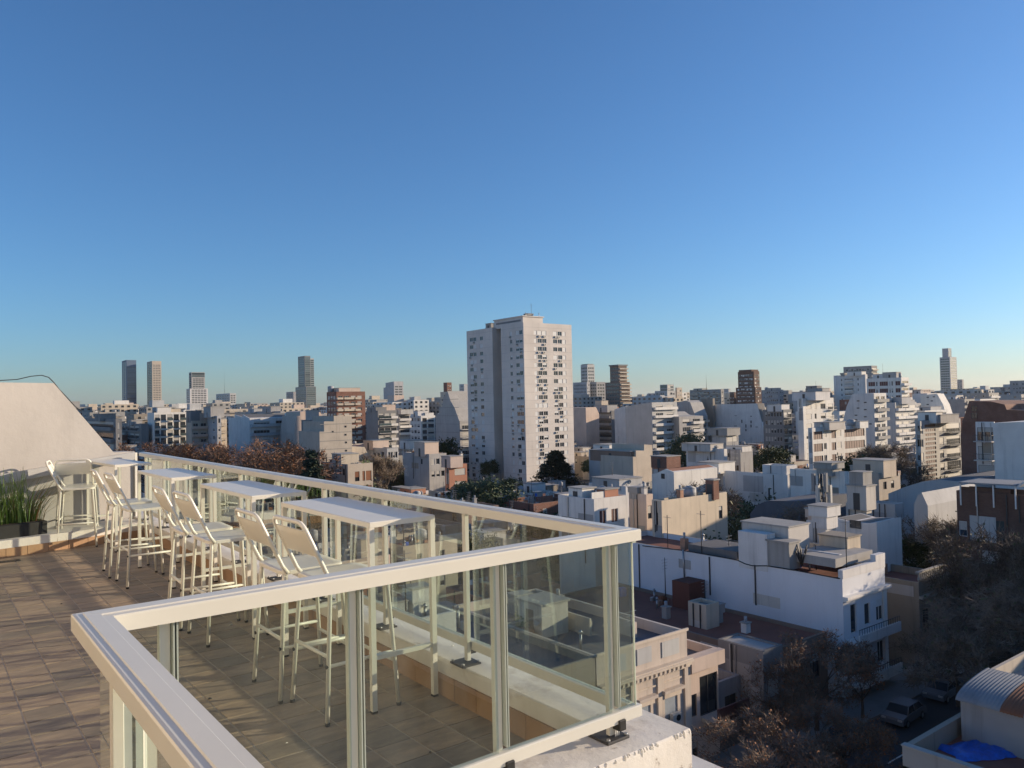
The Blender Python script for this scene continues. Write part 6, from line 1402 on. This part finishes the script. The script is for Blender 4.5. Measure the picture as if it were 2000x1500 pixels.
def filler(x0, y0, x1, y1, h, far=False):
    global nfill
    if h == 0: YARDS.append(((x0+x1)/2, (y0+y1)/2, min(x1-x0, y1-y0)/2)); return
    c = [proj((x, y, G+h)) for x in (x0, x1) for y in (y0, y1)]
    if min(q[2] for q in c) < 20: return
    px0, px1 = min(q[0] for q in c), max(q[0] for q in c); pt = min(q[1] for q in c); d = min(q[2] for q in c)
    if px1 < 150 or px0 > 2040: return
    R = (x0, y0, x1, y1)
    if any(rect_hit(R, t) for t in taken): return
    for _ in range(3):
        if covers(px0, px1, pt, d): h *= .72; pt = min(proj((x, y, G+h))[1] for x in (x0, x1) for y in (y0, y1))
    if covers(px0, px1, pt, d):
        if not far and h > 3.2: h = 3.2; pt = min(proj((x, y, G+h))[1] for x in (x0, x1) for y in (y0, y1))
        if covers(px0, px1, pt, d) and (far or fr_.random() < .6): return
    w = pick(WALLS); r = pick(ROOFS); bits = []; feats = []
    k = fr_.random()
    if k < .55: bits.append(('hut', fr_.uniform(.2, .8), fr_.uniform(.25, .8), fr_.uniform(2.2, 4), fr_.uniform(2.5, 5), fr_.uniform(1.6, 2.7), pick(WALLS)[1])); feats.append('stair hut')
    if fr_.random() < .5: bits.append(('tank', fr_.uniform(.15, .85), fr_.uniform(.2, .8), fr_.uniform(.5, .9), fr_.uniform(.8, 1.4))); feats.append('round tank')
    if fr_.random() < .35: bits.append(('boxtank', fr_.uniform(.2, .8), fr_.uniform(.2, .8), fr_.uniform(1, 1.8), fr_.uniform(1.2, 2.0))); feats.append('box tank')
    for _ in range(fr_.randint(1, 4)): bits.append(('chim', fr_.uniform(.1, .9), fr_.uniform(.1, .9), fr_.uniform(.6, 1.8), fr_.choice(('clay', 'white', 'concrete'))))
    if len(bits) and bits[-1][0] == 'chim': feats.append('chimneys')
    if fr_.random() < .3: bits.append(('vent', fr_.uniform(.1, .9), fr_.uniform(.1, .9), 1.2)); feats.append('vent')
    if fr_.random() < .4 and d < 150: bits.append(('ac', fr_.uniform(.1, .9), fr_.uniform(.1, .9)))
    if fr_.random() < .25: bits.append(('mast', fr_.uniform(.1, .9), fr_.uniform(.1, .9), fr_.uniform(2.5, 5))); feats.append('aerial')
    for _ in range(fr_.randint(0, 3)): bits.append(('stub', fr_.uniform(.15, .85), fr_.uniform(.15, .85), fr_.choice((0, 1)), fr_.uniform(2, 5), fr_.uniform(.7, 1.9)))
    if fr_.random() < .3 and d < 200: bits.append(('line', fr_.uniform(.2, .8), fr_.uniform(.2, .8)))
    if d > 320: bits = [b for b in bits if b[0] in ('hut', 'tank', 'boxtank')]
    rows = max(1, int(h/3)-(0 if h > 8 else 0))
    fr0 = [F(cols(max(1, int((x1-x0)/3.4)), fr_.uniform(.08, .13)), fr_.uniform(.9, 1.4), 3, fr_.uniform(1.2, 1.8), min(rows, 3 if d < 320 else 8), skip=.12, fr=fr_.choice(('frame', 'framed')), bal=(dict(us=[(.05, .95)], kind=fr_.choice(('solid', 'rail')), mat=fr_.choice(('white', 'concrete'))) if h > 11 else None))]
    lf0 = [F(cols(max(1, int((y1-y0)/4.2)), fr_.uniform(.06, .12)), fr_.uniform(.9, 1.5), 3, fr_.uniform(.9, 1.7), min(rows, 8), skip=.4, fr=fr_.choice(('frame', 'framed')))] if fr_.random() < .75 else []
    kind = 'house' if h < 9.5 else 'flats'
    lab = auto_label(kind, w[0], r[0], feats, (px0+px1)/2, d)
    for alt in feats[1:]+['bare top'] if lab in used_labels else ():
        l2 = auto_label(kind, w[0], r[0], [alt], (px0+px1)/2, d)
        if l2 not in used_labels: lab = l2; break
    n_ = 0
    while lab in used_labels and n_ < 12:
        w = pick(WALLS); r = pick(ROOFS); lab = auto_label(kind, w[0], r[0], feats, (px0+px1)/2, d); n_ += 1
    used_labels.setdefault(lab, 0)
    Bw(lab, x0, y0, x1, y1, G+h, d, w[1], r[1], lf0, fr0, bits, name='house' if kind == 'house' else 'apartment_building', group='low houses packed between the towers' if kind == 'house' else 'blocks of flats behind the low houses', par=fr_.uniform(.3, .9), coping=fr_.choice((None, 'concrete', 'stained', 'grey')))
    taken.append(R); nfill += 1
# grid of blocks: rows of deep narrow lots
y = 37.0; row = 0
while y < 230:
    dp = fr_.uniform(8, 15); x = 4.0+fr_.uniform(0, 6)
    while x < 330:
        w_ = fr_.uniform(6, 12)
        if proj((x, y, G))[2] > 42 and x > 16: filler(x, y+fr_.uniform(0, 2), x+w_, y+dp, fr_.choice((3.2, 3.4, 4, 4.4, 5, 6, 6.6, 7.4)) if fr_.random() > .13 else 0)
        x += w_+fr_.choice((0.1, .1, .1, 1.5, 3.5))
    y += dp+fr_.choice((.2, .2, 2.5)); row += 1
    if row % 3 == 0: y += 10
# mid and far flats
for k in range(520):
    d = 230+520*fr_.random()**1.2; px = fr_.uniform(160, 2030); p = atd(px, 790, d)
    w_ = fr_.uniform(10, 20); h = fr_.uniform(9, 24) if d < 420 else fr_.uniform(14, 27)
    if nfill > 560: break
    filler(p.x, p.y, p.x+w_, p.y+fr_.uniform(12, 26), h, True)
# far carpet of the city towards the horizon, too small and too many to tell apart
mb = MB(); r = random.Random(99)
fm = [M[k] for k in ('white', 'grey', 'cream', 'bluegrey', 'pink', 'concrete', 'beige')]; fg = [M['glass'], M['dgrey']]
for k in range(2600):
    d = 560+3600*r.random()**1.5; px = r.uniform(-200, 2200); p = atd(px, 790, d); w_ = r.uniform(10, 30); l_ = r.uniform(12, 40); h = r.choice((10, 14, 18, 22, 24, 27, 30))*r.uniform(.8, 1.1)+(d/2200)*6
    h = min(h, 24.6+d*r.choice((4, 7, 10, 14))/1530)
    R = (p.x, p.y, p.x+w_, p.y+l_)
    if any(rect_hit(R, t) for t in taken): continue
    m = r.choice(fm); mb.box(p.x, p.y, G-.3, p.x+w_, p.y+l_, G+h, m, 'b')
    if r.random() < .6: a = r.uniform(.2, .5); mb.box(p.x+w_*a, p.y+l_*a, G+h, p.x+w_*(a+.4), p.y+l_*(a+.4), G+h+r.uniform(2, 5), r.choice(fm), 'b')
    if d < 2400:
        for q in range(int(h/3.2)-1):
            z = G+h-2.4-q*3.2
            if z < G+8: break
            n = int(w_/4)
            for e in range(n): mb.quad((p.x+w_*(e+.25)/n, p.y-.05, z), (p.x+w_*(e+.7)/n, p.y-.05, z), (p.x+w_*(e+.7)/n, p.y-.05, z+1.5), (p.x+w_*(e+.25)/n, p.y-.05, z+1.5), fg[0])
            n = int(l_/5)
            for e in range(n): mb.quad((p.x-.05, p.y+l_*(e+.75)/n, z), (p.x-.05, p.y+l_*(e+.3)/n, z), (p.x-.05, p.y+l_*(e+.3)/n, z+1.5), (p.x-.05, p.y+l_*(e+.75)/n, z+1.5), fg[0])
wm = [M[k] for k in ('white', 'cream', 'beige', 'oldwhite', 'pink', 'grey')]
for k in range(1500):      # low city carries on unseen left and behind, added to bounce warm light
    x, y = r.uniform(-500, 120), r.uniform(-450, 650)
    if -75 < x < 40 and -60 < y < 40: continue
    if y > 0 and x > .05*y-30 and x > -40: continue
    if x > -40 and y > -60: continue
    w_, l_, h = r.uniform(9, 18), r.uniform(9, 20), r.choice((6, 9, 9, 12, 15, 18, 21)); mb.box(x, y, G-.3, x+w_, y+l_, G+h, r.choice(wm), 'b')
o = mb.build('distant_rooftops', kind='stuff'); o['label'] = 'carpet of distant rooftops and flats along the horizon'
# trees standing in the yards between the low houses
tr_ = random.Random(77); tn = 0; tlabs = set()
ysp = [(a, b) for a, b, c in YARDS]
for a, b, c in list(YARDS):
    if c > 3.5: ysp += [(a-2.4, b+1), (a+2.3, b-1)]
tr_.shuffle(ysp); ysp += [tuple(atd(tr_.uniform(640, 2000), 900, 70+200*tr_.random())[:2]) for q in range(700)]
for k, (ax, ay) in enumerate(ysp):
    if tn > 130: break
    p = Vector((ax, ay, G)); t0_ = proj(p); px = t0_[0]
    if p.y < 38 or t0_[2] < 45 or not 400 < px < 2030: continue
    R = (p.x-1, p.y-1, p.x+1, p.y+1)
    if any(rect_hit(R, t) for t in taken): continue
    kd = tr_.choice(('green', 'olive', 'dark', 'green')); h = tr_.uniform(5, 9); t_ = proj((p.x, p.y, G+h))
    if covers(t_[0]-10, t_[0]+10, t_[1], t_[2]):
        h = 4.2; t_ = proj((p.x, p.y, G+h))
        if covers(t_[0]-10, t_[0]+10, t_[1]+6, t_[2]): continue
    lm = min(LMK, key=lambda t: abs(t[0]-px)); sd = 'left of' if px < lm[0]-14 else ('right of' if px > lm[0]+14 else 'below')
    lab = f"{'near' if d < 110 else ('midway' if d < 190 else 'distant')} {dict(green='dark evergreen', olive='olive-green leafy', dark='bare brown')[kd]} yard tree between low roofs, {sd} {lm[1]}"
    ad_ = ['', ' slim', ' broad', ' short', ' tall', ' ragged', ' thin-topped', ' dense']; q_ = 0
    l0 = lab
    while lab in tlabs and q_ < 7: q_ += 1; lab = l0.replace(' yard tree', ad_[q_]+' yard tree')
    if lab in tlabs: continue
    tlabs.add(lab); tree(kd, lab, px, t_[1], t_[2], 'trees in the yards between the low houses', k, h/10); taken.append(R); tn += 1
# ------------------------------------------------------------------ thin evening haze over the whole city
HAZE = .000035
mh_, nh, lh, bh = nodemat('evening_haze'); nh.remove(bh)
pv = nh.new('ShaderNodeVolumePrincipled'); pv.inputs['Color'].default_value = (.93, .95, 1, 1); pv.inputs['Density'].default_value = HAZE; pv.inputs['Anisotropy'].default_value = .3
lh.new(pv.outputs[0], nh['Material Output'].inputs['Volume'])
hz = MB(); hz.box(-6000, -6000, G-1.3, 9000, 9000, 150, mh_); hz.build('haze', kind='stuff')
